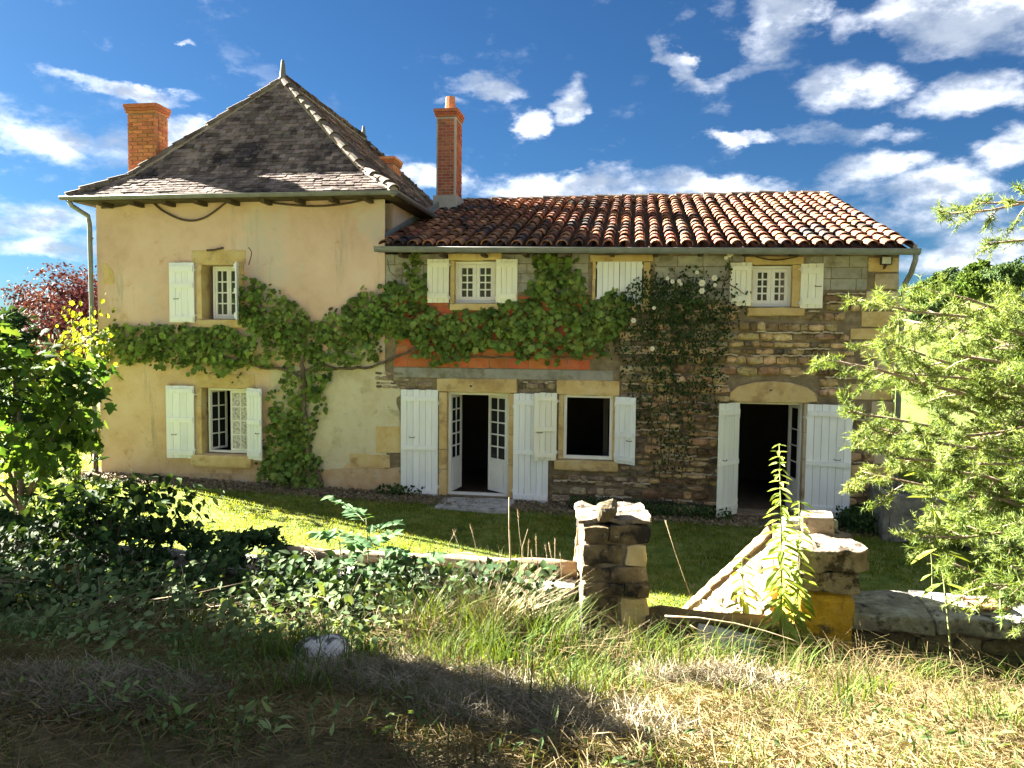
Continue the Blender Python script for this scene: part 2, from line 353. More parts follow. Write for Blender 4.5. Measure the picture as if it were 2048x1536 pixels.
MAT['lawn_blade'] = material('lawn_blade', [(.07, .105, .017), (.145, .18, .028), (.24, .24, .055)], 1.3, island=.35, hue=.015, transl=.52, **_lf)
MAT['tuft_blade'] = material('tuft_blade', [(.04, .075, .016), (.078, .115, .026), (.125, .15, .05)], 2.5, island=.4, hue=.02, transl=.35, **_lf)
MAT['hay'] = material('cut_hay', [(.072, .055, .025), (.138, .105, .047), (.22, .17, .083)], 1.4, island=.4, hue=.012, transl=.2, detail=4, rough=.8, bump=0)
MAT['spike_leaf'] = material('spiky_leaf', [(.16, .24, .04), (.24, .32, .06)], 3, 2, .6, 0, rnd=.2, transl=.4)

# glass
MAT['glass'] = bpy.data.materials.new('window_glass')
MAT['glass'].use_nodes = True
_b = MAT['glass'].node_tree.nodes['Principled BSDF']
_b.inputs['Base Color'].default_value = (.02, .022, .024, 1)
_b.inputs['Roughness'].default_value = .06
_b.inputs['Specular IOR Level'].default_value = .25

# ground: lawn, soil and trodden straw by place
def ground_material():
    m = bpy.data.materials.new('ground_soil_and_turf')
    m.use_nodes = True
    N, L = m.node_tree.nodes, m.node_tree.links
    bs = N['Principled BSDF']
    bs.inputs['Roughness'].default_value = 1.0
    bs.inputs['Specular IOR Level'].default_value = .1
    at = N.new('ShaderNodeVertexColor'); at.layer_name = 'cover'
    sp = N.new('ShaderNodeSeparateColor'); L.new(at.outputs[0], sp.inputs[0])
    geo = N.new('ShaderNodeNewGeometry')

    def noisy(cols, sc, stops):
        nz = N.new('ShaderNodeTexNoise'); nz.inputs['Scale'].default_value = sc; nz.inputs['Detail'].default_value = 8; nz.inputs['Roughness'].default_value = .68
        L.new(geo.outputs['Position'], nz.inputs['Vector'])
        rp = N.new('ShaderNodeValToRGB')
        while len(rp.color_ramp.elements) < len(cols): rp.color_ramp.elements.new(.5)
        for e, c, s in zip(rp.color_ramp.elements, cols, stops): e.color = (*c, 1); e.position = s
        L.new(nz.outputs['Fac'], rp.inputs[0])
        return rp.outputs[0]
    turf = noisy([(.06, .095, .02), (.11, .15, .03), (.19, .195, .065)], 3.0, [.35, .5, .68])
    soil = noisy([(.075, .06, .042), (.16, .13, .095), (.28, .24, .185)], 5.0, [.35, .5, .7])
    straw = noisy([(.05, .045, .022), (.105, .088, .046), (.17, .14, .08)], 14.0, [.35, .5, .68])
    field = noisy([(.04, .065, .016), (.075, .10, .026), (.12, .125, .045)], .05, [.38, .5, .6])
    def mixc(a, b, f):
        x = N.new('ShaderNodeMixRGB'); L.new(f, x.inputs[0]); L.new(a, x.inputs[1]); L.new(b, x.inputs[2]); return x.outputs[0]
    c = mixc(turf, soil, sp.outputs[0])
    c = mixc(c, straw, sp.outputs[1])
    c = mixc(c, field, sp.outputs[2])
    L.new(c, bs.inputs['Base Color'])
    nb = N.new('ShaderNodeTexNoise'); nb.inputs['Scale'].default_value = 30; nb.inputs['Detail'].default_value = 6
    L.new(geo.outputs['Position'], nb.inputs['Vector'])
    bp = N.new('ShaderNodeBump'); bp.inputs['Strength'].default_value = .8; bp.inputs['Distance'].default_value = .04
    L.new(nb.outputs['Fac'], bp.inputs['Height']); L.new(bp.outputs[0], bs.inputs['Normal'])
    return m


MAT['ground'] = ground_material()

# ---------------------------------------------------------------- helpers


def obj(name, mesh, mat=None, parent=None, loc=None, kind=None):
    if mat is not None and len(mesh.materials) == 0:
        mesh.materials.append(MAT[mat] if isinstance(mat, str) else mat)
    o = bpy.data.objects.new(name, mesh)
    COL.objects.link(o)
    if parent is not None: o.parent = parent
    if loc is not None: o.location = loc
    if kind: o['kind'] = kind
    return o


def empty(name, loc=(0, 0, 0), rz=0.0, parent=None):
    o = bpy.data.objects.new(name, None)
    o.empty_display_size = .2
    COL.objects.link(o)
    o.location = loc
    o.rotation_euler = (0, 0, rz)
    if parent is not None: o.parent = parent
    return o


def tag(o, label, cat, group=None, kind=None):
    o['label'] = label; o['category'] = cat
    if group: o['group'] = group
    o['kind'] = kind or 'thing'
    return o


def mesh_np(name, v, f, smooth=False, mat=None):
    """mesh from an (n,3) array and an (m,k) array of faces, quickly"""
    me = bpy.data.meshes.new(name)
    v = np.asarray(v, np.float32); f = np.asarray(f, np.int32)
    k = f.shape[1]
    me.vertices.add(len(v)); me.vertices.foreach_set('co', v.ravel())
    me.loops.add(f.size); me.loops.foreach_set('vertex_index', f.ravel())
    me.polygons.add(len(f))
    me.polygons.foreach_set('loop_start', np.arange(0, f.size, k, dtype=np.int32))
    if smooth: me.polygons.foreach_set('use_smooth', np.ones(len(f), bool))
    me.update(calc_edges=True)
    if mat: me.materials.append(MAT[mat])
    return me


class MB:
    def __init__(s): s.v = []; s.f = []

    def add(s, v, f):
        b = len(s.v); s.v.extend([tuple(p) for p in v]); s.f.extend([tuple(i + b for i in q) for q in f]); return s

    def box(s, x0, x1, y0, y1, z0, z1):
        return s.add([(x, y, z) for z in (z0, z1) for y in (y0, y1) for x in (x0, x1)],
                     [(0, 2, 3, 1), (4, 5, 7, 6), (0, 1, 5, 4), (2, 6, 7, 3), (0, 4, 6, 2), (1, 3, 7, 5)])

    def tube(s, pts, rad, n=6, cap=True):
        pts = [Vector(p) for p in pts]
        rad = rad if hasattr(rad, '__len__') else [rad] * len(pts)
        b = len(s.v); up = Vector((0, 0, 1)); prev = None
        for i, p in enumerate(pts):
            d = (pts[min(i + 1, len(pts) - 1)] - pts[max(i - 1, 0)])
            d = d.normalized() if d.length > 1e-9 else up
            a = prev if prev is not None else (up if abs(d.z) < .9 else Vector((1, 0, 0)))
            a = (a - d * a.dot(d)).normalized(); prev = a
            c = d.cross(a)
            for k in range(n):
                t = 2 * pi * k / n
                s.v.append(tuple(p + (a * cos(t) + c * sin(t)) * rad[i]))
        for i in range(len(pts) - 1):
            for k in range(n):
                k2 = (k + 1) % n
                s.f.append((b + i * n + k, b + i * n + k2, b + (i + 1) * n + k2, b + (i + 1) * n + k))
        if cap:
            s.f.append(tuple(b + k for k in reversed(range(n))))
            s.f.append(tuple(b + (len(pts) - 1) * n + k for k in range(n)))
        return s

    def mesh(s, name, smooth=False):
        me = bpy.data.meshes.new(name)
        me.from_pydata(s.v, [], s.f)
        if smooth:
            for p in me.polygons: p.use_smooth = True
        me.update()
        return me

    def build(s, name, mat, parent=None, smooth=False, kind=None):
        return obj(name, s.mesh(name, smooth), mat, parent, kind=kind)


def rock_data(hx, hy, hz, n=4, r=.25, amp=.08, freq=3.0, seed=0.0):
    """a rounded, uneven block centred on the origin with half sizes hx, hy, hz"""
    idx, V, F = {}, [], []
    h = Vector((hx, hy, hz)); rr = min(h) * r

    def vert(p):
        key = (round(p[0], 4), round(p[1], 4), round(p[2], 4))
        if key not in idx:
            q = Vector((p[0] * hx, p[1] * hy, p[2] * hz))
            inn = Vector([max(-(h[i] - rr), min(h[i] - rr, q[i])) for i in range(3)])
            d = q - inn
            if d.length > 1e-9: q = inn + d.normalized() * rr
            nv = mnoise.noise_vector(q * freq + Vector((seed * 7.3, seed * 3.1, seed)))
            q = q + nv * amp
            idx[key] = len(V); V.append(tuple(q))
        return idx[key]
    for ax in range(3):
        for sg in (-1, 1):
            a1, a2 = (ax + 1) % 3, (ax + 2) % 3
            for i in range(n):
                for j in range(n):
                    q = []
                    for di, dj in ((0, 0), (1, 0), (1, 1), (0, 1)):
                        p = [0, 0, 0]; p[ax] = sg; p[a1] = -1 + 2 * (i + di) / n; p[a2] = -1 + 2 * (j + dj) / n
                        q.append(vert(p))
                    F.append(tuple(q) if sg > 0 else tuple(reversed(q)))
    return V, F


def block(name, x0, x1, y0, y1, z0, z1, mat, parent=None, n=4, r=.25, amp=.02, freq=3.0, smooth=False, rot=None):
    V, F = rock_data((x1 - x0) / 2, (y1 - y0) / 2, (z1 - z0) / 2, n, r, amp, freq, random.random() * 50)
    m = MB().add(V, F).mesh(name, smooth)
    o = obj(name, m, mat, parent)
    o.location = ((x0 + x1) / 2, (y0 + y1) / 2, (z0 + z1) / 2)
    if rot: o.rotation_euler = rot
    return o


# ---- rubble stones: a pool of unit stones, front towards -Y, shared by all copies
def stone_unit(seed, npt=10):
    rr = random.Random(seed)
    V, F = [], []
    rad = []
    for k in range(npt):
        t = 2 * pi * k / npt + rr.uniform(-.12, .12)
        e = 4.5
        q = (abs(cos(t)) ** e + abs(sin(t)) ** e) ** (-1 / e) * rr.uniform(.46, .54)
        rad.append((cos(t) * q, sin(t) * q))
    for (x, z) in rad: V.append((x, .3, z))
    for (x, z) in rad: V.append((x * rr.uniform(.96, 1.0), -rr.uniform(.45, .7), z * rr.uniform(.94, 1.0)))
    for (x, z) in rad: V.append((x * .68 + rr.uniform(-.05, .05), -rr.uniform(.8, 1.1), z * .66 + rr.uniform(-.05, .05)))
    V.append((rr.uniform(-.1, .1), -rr.uniform(.85, 1.1), rr.uniform(-.1, .1)))
    for k in range(npt):
        j = (k + 1) % npt
        F.append((k, j, npt + j, npt + k)); F.append((npt + k, npt + j, 2 * npt + j, 2 * npt + k)); F.append((2 * npt + k, 2 * npt + j, 3 * npt))
    return V, F


STONES = [stone_unit(100 + i) for i in range(22)]
_stone_mesh = {}


def stone_mesh(i, mat):
    if (i, mat) not in _stone_mesh:
        me = MB().add(*STONES[i]).mesh('stone')
        me.materials.append(MAT[mat])
        _stone_mesh[(i, mat)] = me
    return _stone_mesh[(i, mat)]


def rubble(parent, x0, x1, z0, z1, y, blocked, mat, course=(.10, .19), length=(.16, .50), depth=(.03, .07), limit=300, origin=None, top=None, gap=.018, name='stone', ledge=0.0):
    """courses of stones on the plane Y = y of PARENT (local x along, z up); BLOCKED(x, z) -> True where none may lie; the largest LIMIT are parts, the rest one mass"""
    out = []
    led = MB()
    z = z0
    while z < z1 - .04:
        h = random.uniform(*course)
        x = x0 + random.uniform(-.1, 0)
        while x < x1:
            w = random.uniform(*length) * (.7 + h / course[1] * .4)
            cx, cz = x + w / 2, z + h / 2 + mnoise.noise(Vector((x * .8, z * 3, 5))) * .025
            hh = h * random.uniform(.8, 1.02)
            ok = x >= x0 - .02 and x + w <= x1 + .06 and (top is None or cz + hh / 2 < top(cx) + .02)
            if ok:
                for (ax, az) in ((cx - w * .42, cz - hh * .4), (cx + w * .42, cz - hh * .4), (cx - w * .42, cz + hh * .4), (cx + w * .42, cz + hh * .4), (cx, cz)):
                    if blocked(ax, az): ok = False; break
            if ok:
                out.append((cx, cz, w - gap * .3, hh - gap, random.uniform(*depth), random.uniform(-.06, .06), random.randrange(22)))
                x += w
            else:
                x += .05
        if ledge and random.random() < ledge:        # a pale bed of mortar standing proud between two courses
            x = x0
            while x < x1:
                w = random.uniform(.04, .10); zc = z + h + mnoise.noise(Vector((x * .8, z * 3, 5))) * .025 + random.uniform(-.014, .014)
                if not blocked(x, zc) and not blocked(x + w, zc) and mnoise.noise(Vector((x * 1.7, zc * 4, 1))) > .0:
                    d0, d1, t0, t1 = random.uniform(.05, .085), random.uniform(.05, .085), random.uniform(.008, .018), random.uniform(.008, .018)
                    led.add([(x, y - d0, zc - t0), (x + w, y - d1, zc - t1), (x + w, y - d1, zc + t1), (x, y - d0, zc + t0), (x, y + .01, zc - t0), (x + w, y + .01, zc - t1), (x + w, y + .01, zc + t1), (x, y + .01, zc + t0)], [(0, 1, 2, 3), (3, 2, 6, 7), (1, 0, 4, 5), (0, 3, 7, 4), (2, 1, 5, 6)])
                x += w
        z += h
    if led.v: led.build('mortar_beds', 'light_mortar', parent, kind='stuff')
    out.sort(key=lambda s: -s[2] * s[3])
    rest = MB()
    for k, (cx, cz, w, h, d, ry, i) in enumerate(out):
        m = mat(cx, cz) if callable(mat) else mat
        if k < limit:
            o = obj(name, stone_mesh(i, m), None, parent)
            o.location = (cx, y, cz); o.scale = (w, d, h); o.rotation_euler = (0, ry, 0)
        else:
            V, F = STONES[i]
            rest.add([(cx + v[0] * w * cos(ry) + v[2] * h * sin(ry), y + v[1] * d, cz + v[2] * h * cos(ry) - v[0] * w * sin(ry)) for v in V], F)
    if rest.v:
        rest.build('small_stones', mat(0, 0) if callable(mat) else mat, parent, kind='stuff')
    return len(out)


# ---- leaves
def leaf_shape(kind):
    if kind == 'vine':      # five-lobed, tip along +y
        o = [(0, -.42), (.22, -.50), (.46, -.22), (.36, -.02), (.52, .22), (.24, .24), (0, .55), (-.24, .24), (-.52, .22), (-.36, -.02), (-.46, -.22), (-.22, -.50)]
        V = [(0, -.05, .06)] + [(x, y, -.10 * (abs(x) + abs(y) * .4)) for x, y in o]
        return V, [(0, i, i % 12 + 1) for i in range(1, 13)]
    if kind == 'lobed':
        o = [(0, -.45), (.20, -.38), (.50, -.30), (.34, -.05), (.56, .20), (.26, .18), (.20, .36), (0, .62), (-.20, .36), (-.26, .18), (-.56, .20), (-.34, -.05), (-.50, -.30), (-.20, -.38)]
        V = [(0, -.02, .05)] + [(x, y, -.12 * abs(x) - .05 * y) for x, y in o]
        return V, [(0, i, i % 14 + 1) for i in range(1, 15)]
    if kind == 'ovate':
        V = [(0, -.5, 0), (.24, -.22, .05), (.28, .05, .06), (0, .55, -.08), (-.28, .05, .06), (-.24, -.22, .05), (0, 0, 0)]
        return V, [(6, 0, 1), (6, 1, 2), (6, 2, 3), (6, 3, 4), (6, 4, 5), (6, 5, 0)]
    if kind == 'lance':
        V = [(0, -.5, 0), (.17, -.18, .04), (.12, .18, .02), (0, .55, -.14), (-.12, .18, .02), (-.17, -.18, .04)]
        return V, [(0, 1, 2), (0, 2, 3), (0, 3, 4), (0, 4, 5)]
    if kind == 'clump':     # far foliage: three crossed leaves
        V, F = [], []
        for k, (a, b, c) in enumerate(((0, 1, 2), (1, 2, 0), (2, 0, 1))):
            base = len(V)
            for (x, y) in ((-.5, -.1), (0, -.45), (.5, .05), (.1, .5)):
                p = [0, 0, 0]; p[a] = x; p[b] = y; p[c] = .08 * (k - 1) + .1 * x; V.append(tuple(p))
            F += [(base, base + 1, base + 2), (base, base + 2, base + 3)]
        return V, F
    raise KeyError(kind)


LEAF = {k: leaf_shape(k) for k in ('vine', 'lobed', 'ovate', 'lance', 'clump')}


def frames(nrm, tip, jn=.0, jt=.0):
    n = nrm + RNG.normal(0, 1, nrm.shape) * jn
    n /= np.linalg.norm(n, axis=1, keepdims=True) + 1e-9
    t = tip + RNG.normal(0, 1, n.shape) * jt
    t = t - n * np.sum(n * t, 1, keepdims=True)
    t /= np.linalg.norm(t, axis=1, keepdims=True) + 1e-9
    return np.cross(t, n), t, n


def leaf_mass(name, pos, nrm, tip, size, kind, mat, parent=None, jn=.4, jt=.5, single=0, single_mat=None, single_name='leaf', okind='stuff'):
    """leaves at POS: the first SINGLE as objects of their own that share one mesh, the rest as one mesh"""
    pos = np.asarray(pos, float); k = len(pos)
    if k == 0: return
    nrm = np.broadcast_to(np.asarray(nrm, float), pos.shape); tip = np.broadcast_to(np.asarray(tip, float), pos.shape)
    size = np.broadcast_to(np.asarray(size, float), (k,))
    b, t, n = frames(nrm, tip, jn, jt)
    LV, LF = np.array(LEAF[kind][0]), np.array(LEAF[kind][1])
    if single:
        key = ('leafmesh', kind, single_mat)
        if key not in _stone_mesh:
            me = bpy.data.meshes.new('leaf'); me.from_pydata([tuple(v) for v in LV], [], [tuple(f) for f in LF]); me.materials.append(MAT[single_mat or mat]); _stone_mesh[key] = me
        for i in range(min(single, k)):
            o = obj(single_name, _stone_mesh[key], None, parent)
            s = size[i]
            W = Matrix([[b[i, r] * s, t[i, r] * s, n[i, r] * s, pos[i, r]] for r in range(3)] + [[0, 0, 0, 1]])
            o.matrix_basis = W
        pos, b, t, n, size = pos[single:], b[single:], t[single:], n[single:], size[single:]
        k = len(pos)
        if k <= 0: return
    V = pos[:, None, :] + size[:, None, None] * (b[:, None, :] * LV[None, :, 0, None] + t[:, None, :] * LV[None, :, 1, None] + n[:, None, :] * LV[None, :, 2, None])
    F = (np.arange(k) * len(LV))[:, None, None] + LF[None]
    o = obj(name, mesh_np(name, V.reshape(-1, 3), F.reshape(-1, LF.shape[1])), mat, parent)
    if okind: o['kind'] = okind
    return o


def blades(name, pos, height, width, lean, mat, parent=None, kind='stuff', bend=.5, flat=None):
    """grass blades: two triangles-and-a-bit strips bending over; LEAN is the sideways reach as a share of height"""
    pos = np.asarray(pos, float); k = len(pos)
    a = RNG.uniform(0, 2 * pi, k)
    d = np.stack([np.cos(a), np.sin(a), np.zeros(k)], 1)
    s = np.stack([-np.sin(a), np.cos(a), np.zeros(k)], 1)
    h = np.broadcast_to(np.asarray(height, float), (k,)); w = np.broadcast_to(np.asarray(width, float), (k,)); ln = np.broadcast_to(np.asarray(lean, float), (k,))
    up = np.array([0, 0, 1.0])
    p0 = pos; p1 = pos + up * (h * .6)[:, None] + d * (h * ln * .35)[:, None]
    p2 = pos + up * (h * (1 - bend * .2))[:, None] + d * (h * ln)[:, None]
    V = np.stack([p0 - s * w[:, None] / 2, p0 + s * w[:, None] / 2, p1 + s * w[:, None] * .4, p1 - s * w[:, None] * .4, p2], 1)
    b = (np.arange(k) * 5)[:, None, None]
    F = np.concatenate([b + np.array([[[0, 1, 2], [0, 2, 3], [3, 2, 4]]])], 0).reshape(-1, 3)
    return obj(name, mesh_np(name, V.reshape(-1, 3), F), mat, parent, kind=kind)


def straws(name, pos, length, width, mat, tilt=.15, parent=None, kind='stuff', nrm=None):
    """dry stems lying about, a little lifted at one end"""
    pos = np.asarray(pos, float); k = len(pos)
    a = RNG.uniform(0, 2 * pi, k)
    tz = RNG.normal(0, tilt, k)
    d = np.stack([np.cos(a), np.sin(a), tz], 1)
    if nrm is not None: d[:, 2] += nrm(pos, d)
    d /= np.linalg.norm(d, axis=1, keepdims=True)
    s = np.stack([-np.sin(a), np.cos(a), np.zeros(k)], 1) * .7 + np.array([0, 0, .7])
    L_ = np.broadcast_to(np.asarray(length, float), (k,))[:, None]; w = np.broadcast_to(np.asarray(width, float), (k,))[:, None]
    c = pos + np.array([0, 0, 1.0]) * (np.abs(tz)[:, None] * L_ * .4)
    mid = c + np.stack([-np.sin(a), np.cos(a), np.abs(RNG.normal(0, .3, k))], 1) * (RNG.normal(0, .08, k)[:, None] * L_)
    V = np.stack([c - d * L_ / 2 - s * w / 2, c - d * L_ / 2 + s * w / 2, mid + s * w / 2, mid - s * w / 2, c + d * L_ / 2], 1)
    b = (np.arange(k) * 5)[:, None, None]
    F = (b + np.array([[[0, 1, 2], [0, 2, 3], [3, 2, 4]]])).reshape(-1, 3)
    return obj(name, mesh_np(name, V.reshape(-1, 3), F), mat, parent, kind=kind)


# ---------------------------------------------------------------- terrain
def sstep(a, b, x):
    t = np.clip((x - a) / (b - a), 0, 1)
    return t * t * (3 - 2 * t)


def ground_z(x, y):
    x = np.asarray(x, float); y = np.asarray(y, float)
    lawn = .04 - .024 * np.clip(x, -16, 6)
    fg = .68 + np.clip(6.5 - y, 0, 3.7) * .30
    fg = fg + np.clip(-1.5 - y, 0, 400) * .12
    left_drop = -.25 * sstep(-2.0, -5.0, x) * sstep(3.5, 6.0, y)
    fg = fg + left_drop * 0
    # behind the wall the ground drops to the lawn; in the gateway it ramps down
    gate = np.exp(-((x - .75 + .27 * (y - 6.7)) / .75) ** 4)
    t = sstep(6.95, 7.35, y) * (1 - gate) + sstep(6.8, 8.9, y) * gate
    z = fg * (1 - t) + lawn * t
    # far country: falls away behind and to the left, a wooded hill to the right
    far = sstep(26, 70, y)
    z = z - far * 2.0
    r = sstep(8, 60, x)
    z = z + 15.5 * sstep(60, 210, y) * sstep(10, 75, x) + 1.6 * sstep(14, 40, y) * sstep(6, 22, x)
    z = z + 3.0 * sstep(120, 500, y) * sstep(-60, -300, x)
    z = z - 2.0 * sstep(-14, -60, x) * (1 - sstep(100, 300, y))
    return z


def gz(x, y): return float(ground_z(x, y))


def axis(lo, hi, step, far, g=1.22):
    a = list(np.arange(lo, hi + 1e-6, step))
    s, v = step, hi
    while v < far: s *= g; v += s; a.append(v)
    s, v = step, lo
    while v > -far: s *= g; v -= s; a.insert(0, v)
    return np.array(a)


xs, ys = axis(-8, 6, .11, 4000), axis(1.5, 16, .11, 4000)
GX, GY = np.meshgrid(xs, ys)
GZ = ground_z(GX, GY)
near = (np.abs(GX) < 14) & (GY > -3) & (GY < 17)
rough = np.array([[mnoise.noise(Vector((x * 1.3, y * 1.3, 0))) * .05 + mnoise.noise(Vector((x * 4.5, y * 4.5, 3))) * .025 if near[i, j] else 0.0 for j, x in enumerate(xs)] for i, y in enumerate(ys)])
GZ = GZ + rough * np.where(GY > 7.2, .35, 1.0)
# inside the house footprint the soil stays under the floors
inside = (GX > -11.6) & (GX < 4.75) & (GY > 15.35) & (GY < 26)
GZ = np.where(inside, np.minimum(GZ, -.25), GZ)
nx, ny = len(xs), len(ys)
q = (np.arange(ny - 1)[:, None] * nx + np.arange(nx - 1)[None]).ravel()
gmesh = mesh_np('ground', np.stack([GX, GY, GZ], -1).reshape(-1, 3), np.stack([q, q + 1, q + 1 + nx, q + nx], 1), True, 'ground')
cov = np.zeros((ny, nx, 4), np.float32); cov[..., 3] = 1
bed = sstep(14.25, 14.75, GY + rough * 6) * (GX > -12) * (GX < 6)
cov[..., 0] = np.maximum(bed, sstep(7.3, 6.4, GY) * .75)
cov[..., 1] = sstep(7.0, 6.2, GY + rough * 4) * np.where(GX > -3.2, .85, .45)
cov[..., 2] = np.maximum(sstep(18, 40, GY), np.maximum(sstep(7, 25, GX), sstep(-14, -30, GX)))
ca = gmesh.color_attributes.new('cover', 'FLOAT_COLOR', 'POINT')
ca.data.foreach_set('color', cov.ravel())
ground = obj('ground', gmesh, kind='structure')
ground['label'] = 'sloping ground with the house lawn and the mown bank'

# ---------------------------------------------------------------- the house
FY = 15.2                                    # plane of the facade


def F(px, py, y=FY):
    p = P(px, py, Y=y); return float(p[0]), float(p[2])


def rect(x0, y0, x1, y1, y=FY):
    """facade rectangle (X0, X1, Z0, Z1) from a photograph rectangle"""
    a, b, c, d = F(x0, y0, y), F(x1, y0, y), F(x0, y1, y), F(x1, y1, y)
    return ((a[0] + c[0]) / 2, (b[0] + d[0]) / 2, (c[1] + d[1]) / 2, (a[1] + b[1]) / 2)


def holed_wall(x0, x1, z0, z1, holes, yf, yb, zsplit=()):
    xs_ = sorted({x0, x1, *[h[0] for h in holes], *[h[1] for h in holes]})
    zs_ = sorted({z0, z1, *[h[2] for h in holes], *[h[3] for h in holes], *zsplit})
    m = MB()
    for i in range(len(xs_) - 1):
        for j in range(len(zs_) - 1):
            cx, cz = (xs_[i] + xs_[i + 1]) / 2, (zs_[j] + zs_[j + 1]) / 2
            if any(h[0] < cx < h[1] and h[2] < cz < h[3] for h in holes): continue
            a, b, c, d = xs_[i], xs_[i + 1], zs_[j], zs_[j + 1]
            m.add([(a, yf, c), (b, yf, c), (b, yf, d), (a, yf, d)], [(0, 1, 2, 3)])
            m.add([(a, yb, c), (b, yb, c), (b, yb, d), (a, yb, d)], [(3, 2, 1, 0)])
    for (a, b, c, d) in holes:
        m.add([(a, yf, c), (a, yf, d), (a, yb, d), (a, yb, c)], [(0, 1, 2, 3)])
        m.add([(b, yf, c), (b, yf, d), (b, yb, d), (b, yb, c)], [(3, 2, 1, 0)])
        m.add([(a, yf, c), (b, yf, c), (b, yb, c), (a, yb, c)], [(3, 2, 1, 0)])
        m.add([(a, yf, d), (b, yf, d), (b, yb, d), (a, yb, d)], [(0, 1, 2, 3)])
    return m


house = empty('farmhouse', (-8.42, 15.2, 0.2))
tag(house, 'tall plastered house with steep dark tiled hipped roof and finial', 'house')
wing = empty('house_wing', (-.15, 15.2, 0.0))
tag(wing, 'long low stone wing under a red roman tile roof', 'house')
HO, WO = Vector(house.location), Vector(wing.location)


def under(o, root):
    """hang O (built in world coordinates) under ROOT without moving it"""
    o.parent = root
    o.location = Vector(o.location) - Vector(root.location)
    return o


def sub(name, root):
    """an empty part of ROOT whose own frame is the world's, for pieces built in world coordinates"""
    e = empty(name, (0, 0, 0), 0, root)
    e.location = -Vector(root.location)
    return e


# openings as facade rectangles
H_UP = rect(404, 529, 480, 639)
H_LOW = rect(404, 776, 498, 909)
W1 = rect(908, 521, 993, 607)
W2 = rect(1190, 524, 1288, 608)
W3 = rect(1503, 530, 1585, 614)
D1 = rect(893, 785, 1018, 993)
WL = rect(1126, 790, 1226, 919)
D3 = rect(1474, 805, 1606, 1030)

TX0, TX1, WX1 = -11.72, -5.12, 4.83
TB, WB = 24.9, 27.2
# --- house walls
wall = holed_wall(TX0, TX1, -.5, 6.24, [H_UP, H_LOW], FY, FY + .5, zsplit=(F(500, 700)[1],)).mesh('wall')
wall.materials.append(MAT['plaster']); wall.materials.append(MAT['lower_plaster'])
zs0 = F(500, 700)[1]
for p in wall.polygons: p.material_index = 1 if p.center.z < zs0 else 0
hw = under(obj('wall', wall), house)
m = MB()
m.box(TX0, TX0 + .5, FY + .503, TB, -.5, 6.24); m.box(TX1 - .5, TX1, FY + .503, TB, -.5, 6.24)
m.box(TX0 + .503, TX1 - .503, TB - .5, TB, -.5, 6.24)
under(m.build('side_wall', 'plaster'), house)
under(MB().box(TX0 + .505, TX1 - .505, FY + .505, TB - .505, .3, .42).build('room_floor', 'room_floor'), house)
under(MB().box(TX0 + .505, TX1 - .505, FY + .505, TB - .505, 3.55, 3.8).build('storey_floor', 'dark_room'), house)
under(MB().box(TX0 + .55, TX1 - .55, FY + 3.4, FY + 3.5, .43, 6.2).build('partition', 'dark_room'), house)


def patch(pxpoly, th, mat, root, name='plaster_patch', jit=5, sub_n=6, y=FY):
    """a raised sheet of render with a ragged edge, outlined by points of the photograph, on the facade"""
    pts = []
    for i in range(len(pxpoly)):
        a, b = pxpoly[i], pxpoly[(i + 1) % len(pxpoly)]
        for k in range(sub_n):
            t = k / sub_n
            pts.append((a[0] + (b[0] - a[0]) * t + random.uniform(-jit, jit), a[1] + (b[1] - a[1]) * t + random.uniform(-jit, jit)))
    w = [F(*p) for p in pts]
    n = len(w)
    cx, cz = sum(p[0] for p in w) / n, sum(p[1] for p in w) / n
    V = [(x, y - .001, z) for x, z in w] + [(cx + (x - cx) * .985, y - th, cz + (z - cz) * .985) for x, z in w]
    Fs = [(i, (i + 1) % n, n + (i + 1) % n, n + i) for i in range(n)] + [tuple(n + i for i in reversed(range(n)))]
    me = bpy.data.meshes.new(name)
    me.from_pydata(V, [], Fs); me.update()
    o = obj(name, me, mat); under(o, root)
    return o


patch([(612, 705), (735, 690), (775, 745), (797, 775), (796, 850), (800, 895), (755, 925), (640, 938), (612, 900), (600, 800)], .016, 'old_plaster', house, jit=7)
patch([(540, 735), (600, 730), (600, 800), (575, 830), (540, 800)], .014, 'old_plaster', house, jit=5)
patch([(205, 943), (520, 948), (520, 985), (205, 960)], .03, 'plinth', house, 'plinth', jit=2)
patch([(640, 940), (802, 934), (802, 1000), (640, 1000)], .026, 'plinth', house, 'plinth', jit=3)
patch([(206, 525), (222, 535), (230, 565), (207, 570)], .008, 'gold_stone', house, 'bare_stone', jit=3)
for r in ((752, 852, 803, 906), (700, 908, 780, 934)):
    x0, x1, z0, z1 = rect(*r)
    under(block('corner_stone', x0, x1, FY - .03, FY + .1, z0, z1, 'gold_stone', r=.3, amp=.012), house)


def trim(root, r, mat, name, proud=.05, back=.12, n=5, amp=.012, rr=.3, **k):
    x0, x1, z0, z1 = rect(*r)
    return under(block(name, x0, x1, FY - proud, FY + back, z0, z1, mat, n=n, r=rr, amp=amp, **k), root)


def hole_trim(root, hole, wl, wr, mat):
    """dressed jambs left and right of an opening, let into it a little"""
    for a, b in ((hole[0] - wl, hole[0] + .012), (hole[1] - .012, hole[1] + wr)):
        zc = hole[2]
        while zc < hole[3] - .05:
            h = min(random.uniform(.38, .7), hole[3] - zc)
            if hole[3] - zc - h < .2: h = hole[3] - zc
            under(block('jamb', a, b, FY - .035, FY + .30, zc + .003, zc + h - .003, mat, n=3, r=.12, amp=.008), root)
            zc += h


